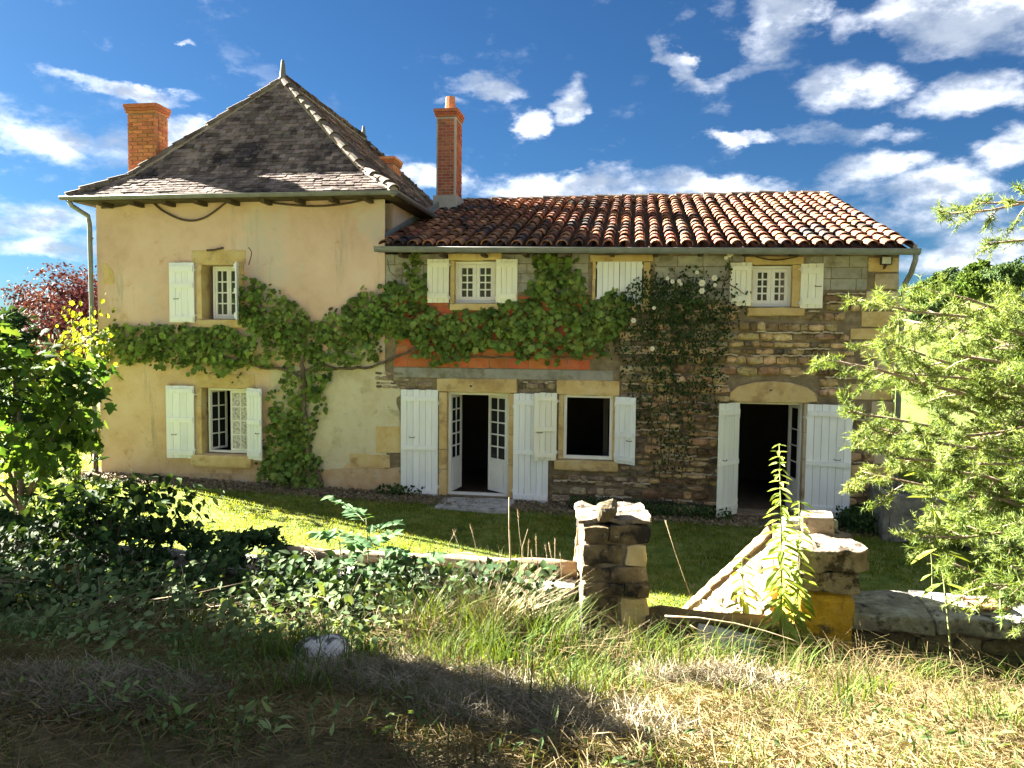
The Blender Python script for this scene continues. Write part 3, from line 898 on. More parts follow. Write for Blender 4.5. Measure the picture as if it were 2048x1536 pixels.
# stone dressings of the house windows
trim(house, (383, 500, 492, 529), 'gold_stone', 'lintel', .012)
hole_trim(house, H_UP, .10, .10, 'gold_stone')
trim(house, (396, 639, 488, 656), 'gold_stone', 'window_sill', .07)
trim(house, (390, 748, 510, 775), 'gold_stone', 'lintel', .02)
hole_trim(house, H_LOW, .08, .08, 'gold_stone')
trim(house, (386, 910, 505, 934), 'gold_stone', 'window_sill', .08)


def casement(root, x0, x1, z0, z1, y, cols, rows, angles=(0, 0), frame=.045, name='window', rail=.055, lace=None, zbase=0.0):
    """two sashes with glazing bars and panes in a fixed frame; ANGLES opens the left and right sash inwards; ZBASE is a solid panel's height"""
    w = sub(name, root)
    f = MB()
    f.box(x0, x0 + frame, y, y + .07, z0, z1); f.box(x1 - frame, x1, y, y + .07, z0, z1)
    f.box(x0 + frame, x1 - frame, y, y + .07, z1 - frame, z1); f.box(x0 + frame, x1 - frame, y, y + .07, z0, z0 + frame)
    f.build('window_frame', 'frame_paint', w)
    mid = (x0 + x1) / 2
    for sgn, ang in ((-1, angles[0]), (1, angles[1])):
        W = (x1 - x0) / 2 - frame - .004
        H0, H1 = z0 + frame + .004, z1 - frame - .004
        hx = x0 + frame + .002 if sgn < 0 else x1 - frame - .002
        e = MB(); gl = []
        # local: x runs from the hinge towards the middle
        e.box(0, rail, 0, .045, H0, H1); e.box(W - rail, W, 0, .045, H0, H1)
        e.box(rail, W - rail, 0, .045, H0, H0 + rail); e.box(rail, W - rail, 0, .045, H1 - rail, H1)
        gz0 = H0 + rail
        if zbase:
            e.box(rail, W - rail, .012, .032, H0 + rail, H0 + zbase); e.box(rail, W - rail, 0, .045, H0 + zbase, H0 + zbase + rail)
            e.box(rail + .04, W - rail - .04, .004, .011, H0 + rail + .05, H0 + zbase - .05)
            gz0 = H0 + zbase + rail
        gw, gh = (W - 2 * rail) / cols, (H1 - rail - gz0) / rows
        bar = .014
        for c in range(1, cols): e.box(rail + c * gw - bar, rail + c * gw + bar, .004, .04, gz0, H1 - rail)
        for r_ in range(1, rows):
            for c in range(cols):
                e.box(rail + c * gw + (bar if c else 0), rail + (c + 1) * gw - (bar if c < cols - 1 else 0), .006, .038, gz0 + r_ * gh - bar, gz0 + r_ * gh + bar)
        me = e.mesh('sash')
        mat4 = Matrix.Translation((hx, y + .012, 0)) @ Matrix.Rotation(radians(ang) * (1 if sgn < 0 else -1), 4, 'Z') @ Matrix.Scale(-sgn, 4, (1, 0, 0))
        me.transform(mat4)
        if sgn > 0: me.flip_normals()
        obj('sash', me, 'frame_paint', w)
        for c in range(cols):
            for r_ in range(rows):
                g = MB().box(rail + c * gw + .008, rail + (c + 1) * gw - .008, .018, .022, gz0 + r_ * gh + .008, gz0 + (r_ + 1) * gh - .008).mesh('pane')
                g.transform(mat4)
                obj('pane', g, 'glass', w)
        if lace and lace[0 if sgn < 0 else 1]:
            g = MB()
            nn = 26
            for k in range(nn):
                a, b = rail + (W - 2 * rail) * k / nn, rail + (W - 2 * rail) * (k + 1) / nn
                ya, yb = .012 + .006 * sin(k * 1.6), .012 + .006 * sin((k + 1) * 1.6)
                g.add([(a, ya, gz0), (b, yb, gz0), (b, yb, H1 - rail), (a, ya, H1 - rail)], [(0, 1, 2, 3)])
            gm = g.mesh('curtain'); gm.transform(mat4)
            obj('curtain', gm, 'lace', w)
    return w


def shutter(root, hx, z0, z1, width, side, angle, nb, battens, mat='white_paint', handle=None, y=FY - .045, lab=None, hinge=True):
    """boards, battens, a handle and hinge straps; SIDE -1 opens to the left, ANGLE swings it off the wall towards the viewer"""
    s = empty('shutter', Vector((hx, y, 0)) - Vector(root.location), radians(angle) * (1 if side < 0 else -1), root)
    if lab: s['label'] = lab
    sg = side
    bw = width / nb
    for k in range(nb):
        a, b = k * bw + .003, (k + 1) * bw - .003
        if sg < 0: a, b = -b, -a
        dz = random.uniform(-.006, .006)
        MB().box(a, b, -.014 + random.uniform(-.002, .002), .014, z0 + dz, z1 + dz).build('board', mat, s)
    H = z1 - z0
    for fr, bh in battens:
        a, b = .02, width - .02
        if sg < 0: a, b = -b, -a
        zc = z0 + fr * H
        MB().box(a, b, -.042, -.0165, zc - bh / 2, zc + bh / 2).build('batten', mat, s)
    if handle is not None:
        zc = z0 + handle * H
        xa = width * .62 * sg
        MB().tube([(xa, -.015, zc), (xa + .02 * sg, -.05, zc - .01), (xa + .10 * sg, -.05, zc - .012), (xa + .12 * sg, -.015, zc)], .007, 5).build('handle', 'iron', s)
    if hinge:
        for fr in (.12, .88):
            zc = z0 + fr * H
            MB().tube([(0, -.005, zc - .04), (0, -.005, zc + .04)], .016, 6).tube([(-.07 * sg, .03, zc), (.0, -.005, zc)], .011, 5).build('hinge', 'frame_paint', s)
    return s


# house windows
casement(house, H_UP[0] + .13, H_UP[1] - .012, H_UP[2] + .02, H_UP[3] - .02, FY + .22, 2, 4, rail=.05)
casement(house, H_LOW[0] + .06, H_LOW[1] - .012, H_LOW[2] + .02, H_LOW[3] - .02, FY + .16, 2, 4, angles=(72, 0), rail=.045, lace=(False, True))
c = MB()
for k in range(10):
    xa = H_LOW[0] + .42 + k * .012
    c.add([(xa, FY + .55 + .02 * sin(k * 2), H_LOW[2] + .3), (xa + .012, FY + .55 + .02 * sin(k * 2 + 2), H_LOW[2] + .3), (xa + .012, FY + .55 + .02 * sin(k * 2 + 2), H_LOW[3]), (xa, FY + .55 + .02 * sin(k * 2), H_LOW[3])], [(0, 1, 2, 3)])
under(c.build('curtain', 'lace'), house)


def zz(px, a, b): return F(px, b)[1], F(px, a)[1]


z0, z1 = zz(367, 526, 645); xa, xb = F(343, 585)[0], F(391, 585)[0]
shutter(house, xb, z0, z1, xb - xa, -1, 3, 4, [(.06, .11), (.62, .11), (.9, .12)][:3], handle=.4, lab='shutter folded flat left of the upper window')
z0, z1 = zz(478, 527, 640)
shutter(house, F(479, 585)[0], z0, z1, .42, 1, 68, 4, [(.08, .1), (.5, .1), (.92, .1)], lab='shutter standing out from the wall among vine leaves')
z0, z1 = zz(363, 771, 915); xa, xb = F(337, 842)[0], F(391, 842)[0]
shutter(house, xb, z0, z1, xb - xa, -1, 3, 4, [(.08, .10), (.53, .10), (.93, .10)], handle=.33)
z0, z1 = zz(500, 776, 917); xb = F(497, 842)[0]
shutter(house, xb, z0, z1, .44, 1, 22, 4, [(.08, .10), (.53, .10), (.93, .10)], handle=.38)

# cracks and cable on the plaster, cable swags under the eaves
def swag(root, pts, r, mat, name, y=FY - .03):
    pts3 = []
    w = [F(*p) for p in pts]
    for i in range(len(w) - 1):
        p0, p1, p2, p3 = w[max(i - 1, 0)], w[i], w[i + 1], w[min(i + 2, len(w) - 1)]
        for k in range(6):
            t = k / 6
            pts3.append(tuple(.5 * ((2 * p1[j]) + (-p0[j] + p2[j]) * t + (2 * p0[j] - 5 * p1[j] + 4 * p2[j] - p3[j]) * t * t + (-p0[j] + 3 * p1[j] - 3 * p2[j] + p3[j]) * t ** 3) for j in (0, 1)))
    pts3.append(w[-1])
    return under(MB().tube([(x, y, z) for x, z in pts3], r, 6).build(name, mat, smooth=True), root)


swag(house, [(205, 416), (245, 412), (294, 400), (330, 424), (372, 441), (410, 436), (450, 408), (462, 399)], .022, 'iron', 'cable')
swag(house, [(500, 398), (560, 408), (630, 413), (690, 408), (742, 397)], .02, 'iron', 'cable')
swag(house, [(415, 501), (430, 500), (448, 496)], .022, 'iron', 'iron_tie')
swag(house, [(497, 495), (503, 505), (500, 520), (497, 530)], .012, 'iron', 'wall_crack', y=FY + .004)

# --- house roof: flared foot, steep hips
EX0, EX1, EY0, EY1, EZ = -12.02, -4.78, 14.72, 25.35, 6.30
KX, KY, KZ = .90, .84, 6.88
RX, RY0, RY1, RZ = -8.44, 17.5, 23.0, 9.50
E_ = [Vector((EX0, EY0, EZ)), Vector((EX1, EY0, EZ)), Vector((EX1, EY1, EZ)), Vector((EX0, EY1, EZ))]
K_ = [Vector((EX0 + KX, EY0 + KY, KZ)), Vector((EX1 - KX, EY0 + KY, KZ)), Vector((EX1 - KX, EY1 - KY, KZ)), Vector((EX0 + KX, EY1 - KY, KZ))]
A_ = Vector((RX, RY0, RZ)); B_ = Vector((RX, RY1, RZ))
v = [*E_, *K_, A_, B_]
fs = [(0, 1, 5, 4), (1, 2, 6, 5), (2, 3, 7, 6), (3, 0, 4, 7), (4, 5, 8), (5, 6, 9, 8), (6, 7, 9), (7, 4, 8, 9), (0, 3, 2, 1)]
roof = sub('roof', house)
MB().add(v, fs).build('roof_deck', 'wood_dark', roof)

TILE = []
for s_ in range(4):
    rr = random.Random(s_)
    j = lambda a: rr.uniform(-a, a)
    TILE.append(([(-.49 + j(.02), j(.05), 0), (.49 + j(.02), j(.05), 0), (.48, 1, 0), (-.48, 1, 0), (-.49 + j(.02), j(.05), 1 + j(.2)), (.49 + j(.02), j(.05), 1 + j(.2)), (.48, 1, 1), (-.48, 1, 1)],
                 [(3, 2, 1, 0), (4, 5, 6, 7), (0, 1, 5, 4), (1, 2, 6, 5), (2, 3, 7, 6), (3, 0, 4, 7)]))
_tile_mesh = {}


def tmesh(shapes, i, mat, name):
    k = (id(shapes), i, mat)
    if k not in _tile_mesh:
        me = MB().add(*shapes[i]).mesh(name); me.materials.append(MAT[mat]); _tile_mesh[k] = me
    return _tile_mesh[k]


def slope_tiles(ll, lr, ul, ur, expo, width, budget, mass, root, mat, thick=.030, length=.24, tilt=.10, over=.03):
    """rows of flat tiles from the eave upwards between two slanting edges; returns the parts left in BUDGET"""
    mid0, mid1 = (ll + lr) / 2, (ul + ur) / 2
    u = (lr - ll).normalized()
    nrm = u.cross((ul + ur) / 2 - mid0).normalized()
    if nrm.z < 0: nrm = -nrm
    up = nrm.cross(u)
    if up.z < 0: up = -up
    H = (ul - ll).dot(up)
    rows = int(H / expo)
    for r in range(rows + 1):
        t = max(0.0, (r * expo - over) / H)
        if t > .995: break
        a, b = ll.lerp(ul, t), lr.lerp(ur, t)
        L_ = (b - a).length
        if L_ < width * .6: continue
        x = -random.uniform(0, .9) * width
        wob = mnoise.noise(Vector((r * .37, 0, 0))) * .004
        while x < L_:
            w = width * random.uniform(.9, 1.06)
            x0_, x1_ = max(x, 0), min(x + w, L_)
            x += w
            if x1_ - x0_ < .04: continue
            wv_ = mnoise.noise(Vector((x0_ * .8, r * .5, 2))) * .02
            c_ = a + u * ((x0_ + x1_) / 2) + nrm * (.012 + random.uniform(0, .010)) + up * (random.uniform(-.014, .014) + wv_)
            s2 = (up - nrm * (tilt + random.uniform(-.02, .03))).normalized()
            u2 = (u + nrm * random.uniform(-.03, .03)).normalized()
            n2 = u2.cross(s2).normalized()
            if n2.dot(nrm) < 0: n2 = -n2
            c_ = c_ + nrm * tilt * length * .55
            W = Matrix([[u2[i] * (x1_ - x0_ - .006), s2[i] * length, n2[i] * thick, c_[i]] for i in range(3)])
            W = Matrix([[*W[i][:]] for i in range(3)] + [[0, 0, 0, 1]])
            k = random.randrange(4)
            if budget > 0:
                o = obj('roof_tile', tmesh(TILE, k, mat, 'roof_tile'), None, root)
                o.matrix_basis = W
                budget -= 1
            else:
                mass.add([tuple(W @ Vector(p)) for p in TILE[k][0]], TILE[k][1])
    return budget


mass = MB()
bud = slope_tiles(E_[0], E_[1], K_[0], K_[1], .128, .175, 300, mass, roof, 'flat_tile')
bud = slope_tiles(K_[0], K_[1], A_, A_, .128, .175, bud, mass, roof, 'flat_tile')
slope_tiles(E_[1], E_[2], K_[1], K_[2], .128, .35, 0, mass, roof, 'flat_tile')
slope_tiles(K_[1], K_[2], A_, B_, .128, .35, 0, mass, roof, 'flat_tile')
slope_tiles(E_[3], E_[0], K_[3], K_[0], .128, .35, 0, mass, roof, 'flat_tile')
slope_tiles(K_[3], K_[0], B_, A_, .128, .35, 0, mass, roof, 'flat_tile')
slope_tiles(E_[2], E_[3], K_[2], K_[3], .2, .7, 0, mass, roof, 'flat_tile')
slope_tiles(K_[2], K_[3], B_, B_, .2, .7, 0, mass, roof, 'flat_tile')
mass.build('tile_mass', 'flat_tile_mass', roof, kind='stuff')


def canal_unit(seed, n=6, a0=0.0):
    """a tapered half-round tile, along +y from its wide lower end, diameter 1, opening down"""
    rr = random.Random(seed)
    V, Fc = [], []
    r0, r1, th = .5, .40, .085
    for y_, r_ in ((0, r0), (1, r1)):
        for k in range(n + 1):
            t = pi * k / n
            V.append((cos(t) * r_, y_ + (rr.uniform(-.02, .02) if y_ == 0 else 0), sin(t) * r_ * .88))
        for k in range(n + 1):
            t = pi * k / n
            V.append((cos(t) * (r_ - th), y_ + .004, sin(t) * (r_ - th) * .88))
    m = n + 1
    for k in range(n):
        Fc.append((k, k + 1, 2 * m + k + 1, 2 * m + k))
        Fc.append((m + k + 1, m + k, 3 * m + k, 3 * m + k + 1))
        Fc.append((k + 1, k, m + k, m + k + 1))
    return V, Fc


CANAL = [canal_unit(i) for i in range(4)]


def line_tiles(a, b, dia, length, expo, root, mat, name='ridge_tile', lift=.03, sink=.0, mortar=True):
    """half-round tiles lapping from A (low) to B (high)"""
    d = (b - a); L_ = d.length; d.normalize()
    x = d.cross(Vector((0, 0, 1))).normalized(); n = x.cross(d).normalized()
    if n.z < 0: n = -n
    k = int(L_ / expo)
    for i in range(k):
        c_ = a + d * (i * expo) + n * (lift + .012 * (i % 2) + random.uniform(-.008, .01)) + x * random.uniform(-.015, .015)
        d2 = (d - n * .02 + x * random.uniform(-.03, .03)).normalized()
        x2 = d2.cross(n).normalized(); n2 = x2.cross(d2).normalized()
        dd = dia * random.uniform(.93, 1.07)
        o = obj(name, tmesh(CANAL, random.randrange(4), mat, name), None, root)
        o.matrix_basis = Matrix([[x2[r] * dd, d2[r] * length, n2[r] * dd, c_[r]] for r in range(3)] + [[0, 0, 0, 1]])
    if mortar:
        MB().tube([tuple(a + n * (lift - dia * .12)), tuple(b + n * (lift - dia * .12))], dia * .42, 8).build('hip_mortar', 'roof_mortar', root)


for a, b in ((E_[1], K_[1]), (K_[1], A_), (E_[0], K_[0]), (K_[0], A_)):
    line_tiles(a, b, .25, .40, .30, roof, 'ridge_tile', 'hip_tile', lift=.025)
line_tiles(E_[2], K_[2], .21, .4, .3, roof, 'ridge_tile', 'hip_tile'); line_tiles(K_[2], B_, .21, .4, .3, roof, 'ridge_tile', 'hip_tile')
line_tiles(A_, B_, .24, .42, .33, roof, 'ridge_tile', 'ridge_tile', lift=.02)
for c_, h_ in ((A_, .50), (B_, .45)):
    MB().tube([tuple(c_ + Vector((0, 0, z))) for z in (-.02, .05, .09, .2, h_ * .9, h_)], [.14, .12, .085, .07, .042, .035], 10).build('finial', 'finial', roof, True)

# eave boards, rafter ends, gutters and pipes
m = MB().box(EX0 + .03, EX1 - .03, EY0 + .04, FY - .003, 6.235, 6.275)
m.box(TX1 + .003, EX1 - .03, FY + .003, EY1 - .4, 6.235, 6.275).box(EX0 + .03, TX0 - .003, FY + .003, EY1 - .4, 6.235, 6.275)
under(m.build('eave_soffit', 'wood_dark'), house)
for k in range(9):
    x = TX0 + .35 + k * .74
    under(MB().box(x, x + .09, EY0 + .1, FY - .002, 6.15, 6.23).build('rafter_end', 'wood_dark'), house)


def gutter(root, pts, r=.065, name='gutter', mat='zinc'):
    """half-round channel with a rolled front edge"""
    m_ = MB(); n = 8
    P_ = [Vector(p) for p in pts]
    for i, p in enumerate(P_):
        d = (P_[min(i + 1, len(P_) - 1)] - P_[max(i - 1, 0)]).normalized()
        s_ = d.cross(Vector((0, 0, 1))).normalized()
        for rr_ in (r, r * .86):
            for k in range(n + 1):
                t = pi + pi * k / n
                q = p + s_ * (cos(t) * rr_) + Vector((0, 0, sin(t) * rr_))
                m_.v.append(tuple(q))
    w = 2 * (n + 1)
    for i in range(len(P_) - 1):
        for k in range(n):
            a = i * w + k
            m_.f.append((a, a + 1, a + w + 1, a + w))
            a2 = a + n + 1
            m_.f.append((a2 + 1, a2, a2 + w, a2 + w + 1))
    for i in (0, len(P_) - 1):
        for k in range(n // 2): m_.f.append((i * w + k, i * w + k + 1, i * w + n - k - 1, i * w + n - k))
    m_.tube([tuple(p + (Vector((0, 0, .004))) + ((P_[min(i + 1, len(P_) - 1)] - P_[max(i - 1, 0)]).normalized().cross(Vector((0, 0, 1)))) * r) for i, p in enumerate(P_)], .012, 6)
    return under(m_.build(name, mat, smooth=True), root)


gutter(house, [(EX0 - .12, EY0 - .04, EZ + .01), (EX1 + .03, EY0 - .04, EZ - .01)])
gutter(house, [(EX1 + .045, EY0 - .05, EZ - .012), (EX1 + .045, EY1, EZ - .03)])
under(MB().tube([(-11.98, EY0 - .02, 6.25), (-11.95, EY0 + .04, 6.15), (-11.82, FY - .12, 5.98), (-11.80, FY - .1, 5.8), (-11.79, FY - .1, 3.0), (-11.78, FY - .1, .75)], .05, 10).build('downpipe', 'zinc', smooth=True), house)
under(MB().tube([(-11.78, FY - .1, .75), (-11.78, FY - .1, .25)], .056, 10).build('pipe_foot', 'iron', smooth=True), house)
for z in (5.5, 3.9, 2.3, 1.0):
    under(MB().tube([(-11.79, FY - .1, z - .02), (-11.79, FY - .1, z + .02)], .06, 10).build('pipe_collar', 'zinc'), house)


# --- chimneys: core, bricks laid one by one, cap
def chimney(root, x0, x1, y0, y1, z0, z1, mat, cap=True, course=.075, blen=.235, name='chimney', margin=0.0, capmat=None, faces='fr'):
    ch = sub(name, root)
    MB().box(x0 + .012, x1 - .012, y0 + .012, y1 - .012, z0, z1).build('chimney_core', 'brick_mortar' if margin == 0 else 'render_grey', ch)
    unit = ('brickunit', mat)
    if unit not in _stone_mesh:
        V, Fq = rock_data(.5, .5, .5, 1, .12, .0)
        me = MB().add(V, Fq).mesh('brick'); me.materials.append(MAT[mat]); _stone_mesh[unit] = me
    r, z = 0, z0 + .05
    n_ = 0
    while z + course < z1:
        sides = []
        if 'f' in faces: sides.append((x0 + margin, x1 - margin, 0))
        if 'r' in faces: sides.append((y0 + .11, y1, 1))
        for a, b, sd in sides:
            x = a - (blen / 2 if r % 2 else 0)
            while x < b - .02:
                l0, l1 = max(x, a), min(x + blen, b)
                x += blen
                if l1 - l0 < .05: continue
                o = obj('brick', _stone_mesh[unit], None, ch)
                jj = random.uniform(-.004, .004)
                if sd == 0:
                    o.location = ((l0 + l1) / 2, y0 + .05 + jj, z + course / 2); o.scale = (l1 - l0 - .012, .11, course - .013)
                else:
                    o.location = (x1 - .05 + jj, (l0 + l1) / 2, z + course / 2); o.scale = (.11, l1 - l0 - .012, course - .013)
                n_ += 1
        z += course; r += 1
    if cap:
        cm = capmat or mat
        for k, (e, h) in enumerate(((.02, .06), (.038, .06), (.055, .09))):
            zc = z1 + sum((.06, .06, .09)[:k])
            V, Fq = rock_data((x1 - x0) / 2 + e, (y1 - y0) / 2 + e, h / 2 - .002, 4, .2, .008, 6, k)
            o = obj('chimney_cap', MB().add(V, Fq).mesh('chimney_cap'), cm, ch)
            o.location = ((x0 + x1) / 2, (y0 + y1) / 2, zc + h / 2)
    return ch


chimney(house, -11.50, -10.79, 16.0, 16.47, 6.3, 8.42, 'orange_brick', course=.085, blen=.26)
ch = chimney(house, -7.62, -7.08, 21.8, 22.5, 7.4, 8.5, 'orange_brick', course=.1, blen=.3)
pot = MB().tube([(-8.02, 22.6, 8.3), (-8.02, 22.6, 9.0)], .12, 10).tube([(-8.02, 22.6, 9.0), (-8.02, 22.6, 9.18)], .07, 8)
under(pot.build('chimney_pot', 'terracotta', smooth=False), house)
cw = MB().tube([(-8.02, 22.6, 9.16), (-8.02, 22.6, 9.24)], [.16, .02], 10)
for a in (0, 2.1, 4.2): cw.tube([(-8.02 + .08 * cos(a), 22.6 + .08 * sin(a), 9.0), (-8.02 + .12 * cos(a), 22.6 + .12 * sin(a), 9.17)], .01, 4)
under(cw.build('chimney_cowl', 'zinc'), house)

# ---------------------------------------------------------------- the wing
holes = [W1, W2, W3, D1, WL, D3]
wm = holed_wall(TX1, WX1, -.5, 5.1, holes, FY, FY + .5).mesh('wall')
wing_wall = under(obj('wall', wm, 'mortar'), wing)
m = MB().box(WX1 - .5, WX1, FY + .503, WB, -.5, 4.98).box(TX1 + .003, WX1 - .503, WB - .5, WB, -.5, 4.98)
m.add([(WX1 - .49, FY + .05, 4.985), (WX1 - .01, FY + .05, 4.985), (WX1 - .49, 21.2, 7.1), (WX1 - .01, 21.2, 7.1), (WX1 - .49, WB - .05, 4.985), (WX1 - .01, WB - .05, 4.985)],
      [(0, 2, 4), (1, 5, 3), (0, 1, 3, 2), (2, 3, 5, 4), (0, 4, 5, 1)])
under(m.build('side_wall', 'mortar'), wing)
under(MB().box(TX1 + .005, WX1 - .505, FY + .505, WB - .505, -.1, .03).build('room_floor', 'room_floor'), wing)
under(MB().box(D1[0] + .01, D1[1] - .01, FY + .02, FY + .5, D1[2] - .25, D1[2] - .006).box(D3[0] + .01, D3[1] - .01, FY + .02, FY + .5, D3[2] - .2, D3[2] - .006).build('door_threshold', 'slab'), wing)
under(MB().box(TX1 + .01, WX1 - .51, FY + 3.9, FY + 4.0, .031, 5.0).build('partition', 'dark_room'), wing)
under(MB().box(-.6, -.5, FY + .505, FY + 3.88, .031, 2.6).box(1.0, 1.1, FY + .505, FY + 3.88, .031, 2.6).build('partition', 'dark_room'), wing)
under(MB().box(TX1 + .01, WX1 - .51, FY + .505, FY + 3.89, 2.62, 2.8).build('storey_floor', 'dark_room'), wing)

# dressings
trim(wing, (897, 507, 1004, 521), 'gold_stone', 'lintel', .05, amp=.014)
trim(wing, (1180, 509, 1306, 524), 'gold_stone', 'lintel', .06)
trim(wing, (1490, 513, 1607, 530), 'gold_stone', 'lintel', .05)
for h_, a, b in ((W1, .07, .07), (W2, .05, .12), (W3, .05, .16)): hole_trim(wing, h_, a, b, 'gold_stone')
trim(wing, (901, 607, 1003, 621), 'gold_stone', 'window_sill', .08)
trim(wing, (1182, 608, 1300, 624), 'gold_stone', 'window_sill', .07)
trim(wing, (1494, 615, 1608, 632), 'gold_stone', 'window_sill', .09)
trim(wing, (874, 757, 1035, 785), 'gold_stone', 'lintel', .06, amp=.02)
trim(wing, (1114, 760, 1239, 790), 'gold_stone', 'lintel', .06, amp=.022)
hole_trim(wing, D1, .16, .09, 'gold_stone'); hole_trim(wing, WL, .09, .10, 'gold_stone'); hole_trim(wing, D3, .07, .10, 'pale_stone')
trim(wing, (1108, 920, 1236, 941), 'gold_stone', 'window_sill', .11)
# the arched lintel over the right door
ax = [F(x, y) for x, y in ((1457, 800), (1460, 785), (1475, 772), (1510, 764), (1545, 762), (1580, 765), (1612, 774), (1632, 788), (1634, 803), (1610, 806), (1545, 806), (1475, 804))]
n = len(ax)
cx_, cz_ = sum(a for a, _ in ax) / n, sum(b for _, b in ax) / n
V = [(x, FY + .1, z) for x, z in ax] + [(x, FY - .055, z) for x, z in ax] + [(cx_ + (x - cx_) * .97, FY - .075, cz_ + (z - cz_) * .9) for x, z in ax]
Fq = []
for k in range(n):
    j = (k + 1) % n
    Fq += [(k, j, n + j, n + k), (n + k, n + j, 2 * n + j, 2 * n + k)]
Fq += [tuple(2 * n + k for k in reversed(range(n)))]
me = bpy.data.meshes.new('arched_lintel'); me.from_pydata(V, [], [tuple(reversed(f)) for f in Fq]); me.update()
under(obj('lintel', me, 'gold_stone'), wing)
for (px_, py_) in ((943, 772), (1540, 780)):
    x, z = F(px_, py_)
    under(MB().tube([(x, FY - .085, z), (x, FY, z)], .022, 8).build('iron_pin', 'iron'), wing)

# windows and doors of the wing
casement(wing, W1[0] + .012, W1[1] - .012, W1[2] + .012, W1[3] - .012, FY + .10, 2, 4, rail=.075, frame=.05)
casement(wing, W3[0] + .012, W3[1] - .012, W3[2] + .012, W3[3] - .012, FY + .10, 2, 4, rail=.07, frame=.045)
fr = MB()
for (a, b, c_, d) in ((WL[0] + .012, WL[0] + .07, WL[2], WL[3] - .01), (WL[1] - .07, WL[1] - .012, WL[2], WL[3] - .01), (WL[0] + .07, WL[1] - .07, WL[3] - .06, WL[3] - .01), (WL[0] + .07, WL[1] - .07, WL[2], WL[2] + .07)):
    fr.box(a, b, FY + .02, FY + .10, c_ + .004, d)
wf = sub('window', wing)
fr.build('window_frame', 'frame_paint', wf)
# open sashes folded back inside the low window
for sg, hx in ((-1, WL[0] + .06), (1, WL[1] - .06)):
    e = MB(); Wd, a, b = .42, WL[2] + .08, WL[3] - .07
    e.box(-.02, .02, 0, .05, a, b).box(-.02, .02, Wd - .05, Wd, a, b).box(-.018, .018, .05, Wd - .05, a, a + .06).box(-.018, .018, .05, Wd - .05, b - .06, b)
    me = e.mesh('sash'); me.transform(Matrix.Translation((hx + .03 * sg, FY + .12, 0)) @ Matrix.Rotation(radians(8) * -sg, 4, 'Z'))
    obj('sash', me, 'frame_paint', wf)
casement(wing, D1[0] + .012, D1[1] - .012, D1[2] + .0, D1[3] - .01, FY + .12, 2, 5, angles=(80, 38), rail=.07, frame=.05, name='french_door', zbase=.62)
fr = MB()
for (a, b, c_, d) in ((D3[0] + .012, D3[0] + .05, D3[2], D3[3] - .01), (D3[1] - .05, D3[1] - .012, D3[2], D3[3] - .01), (D3[0] + .05, D3[1] - .05, D3[3] - .05, D3[3] - .01)):
    fr.box(a, b, FY + .16, FY + .22, c_ + .004, d)
dd = sub('door', wing)
fr.build('door_frame', 'frame_paint', dd)
for sg, hx, an in ((-1, D3[0] + .05, 88), (1, D3[1] - .05, 78)):
    W_, a, b = .52, D3[2] + .01, D3[3] - .06
    e = MB().box(0, .07, 0, .045, a, b).box(W_ - .07, W_, 0, .045, a, b).box(.07, W_ - .07, 0, .045, b - .07, b).box(.07, W_ - .07, 0, .045, a, a + .1).box(.07, W_ - .07, .01, .035, a + .1, a + .6).box(.07, W_ - .07, 0, .045, a + .6, a + .66)
    for k in range(1, 4): e.box(.07, W_ - .07, .008, .037, a + .66 + k * .32, a + .68 + k * .32)
    me = e.mesh('door_leaf'); me.transform(Matrix.Translation((hx, FY + .2, 0)) @ Matrix.Rotation(radians(an) * (1 if sg < 0 else -1), 4, 'Z') @ Matrix.Scale(-sg, 4, (1, 0, 0)))
    obj('door_leaf', me, 'frame_paint', dd)

B2 = [(.12, .10), (.90, .10)]
B3 = [(.07, .09), (.475, .09), (.92, .10)]
z0, z1 = zz(878, 519, 606); xa, xb = F(856, 562)[0], F(899, 562)[0]
shutter(wing, xb, z0, z1, xb - xa, -1, 2, 4, [(.16, .11), (.87, .09)], 'cream_paint')
z0, z1 = zz(1015, 519, 607); xa, xb = F(993, 562)[0], F(1036, 562)[0]
shutter(wing, xa, z0, z1, xb - xa, 1, 2, 4, [(.16, .11), (.87, .09)], 'cream_paint')
# the closed pair of the middle upper window
z0, z1 = zz(1238, 523, 609); xa, xb = F(1194, 565)[0], F(1284, 565)[0]
shutter(wing, xa, z0, z1, (xb - xa) / 2 - .003, 1, 0, 4, [], 'white_paint', y=FY - .03, lab='closed shutter of the middle upper window')
shutter(wing, xb, z0, z1, (xb - xa) / 2 - .003, -1, 0, 4, [], 'white_paint', y=FY - .03, lab='closed shutter of the middle upper window')
z0, z1 = zz(1480, 526, 612); xa, xb = F(1459, 568)[0], F(1502, 568)[0]
shutter(wing, xb, z0, z1, xb - xa, -1, 2, 4, [(.16, .11), (.87, .09)], 'cream_paint')
z0, z1 = zz(1620, 528, 617); xa, xb = F(1600, 570)[0], F(1645, 570)[0]
shutter(wing, xa, z0, z1, xb - xa, 1, 2, 3, [(.16, .13), (.85, .11)], 'cream_paint', handle=.5)
z0, z1 = zz(840, 779, 997); xa, xb = F(804, 888)[0], F(877, 888)[0]
shutter(wing, xb, z0, z1, xb - xa, -1, 3, 6, B3, handle=.57)
z0, z1 = zz(1062, 787, 1008); xa, xb = F(1027, 895)[0], F(1098, 895)[0]
shutter(wing, xa, z0, z1, xb - xa, 1, 3, 6, B3)
z0, z1 = zz(1092, 785, 919)
shutter(wing, F(1114, 850)[0], z0, z1, .46, -1, 13, 4, [(.08, .08), (.47, .09), (.92, .08)], 'cream_paint', handle=.42, y=FY - .06, lab='cream shutter overlapping the tall door shutter')
z0, z1 = zz(1240, 793, 925)
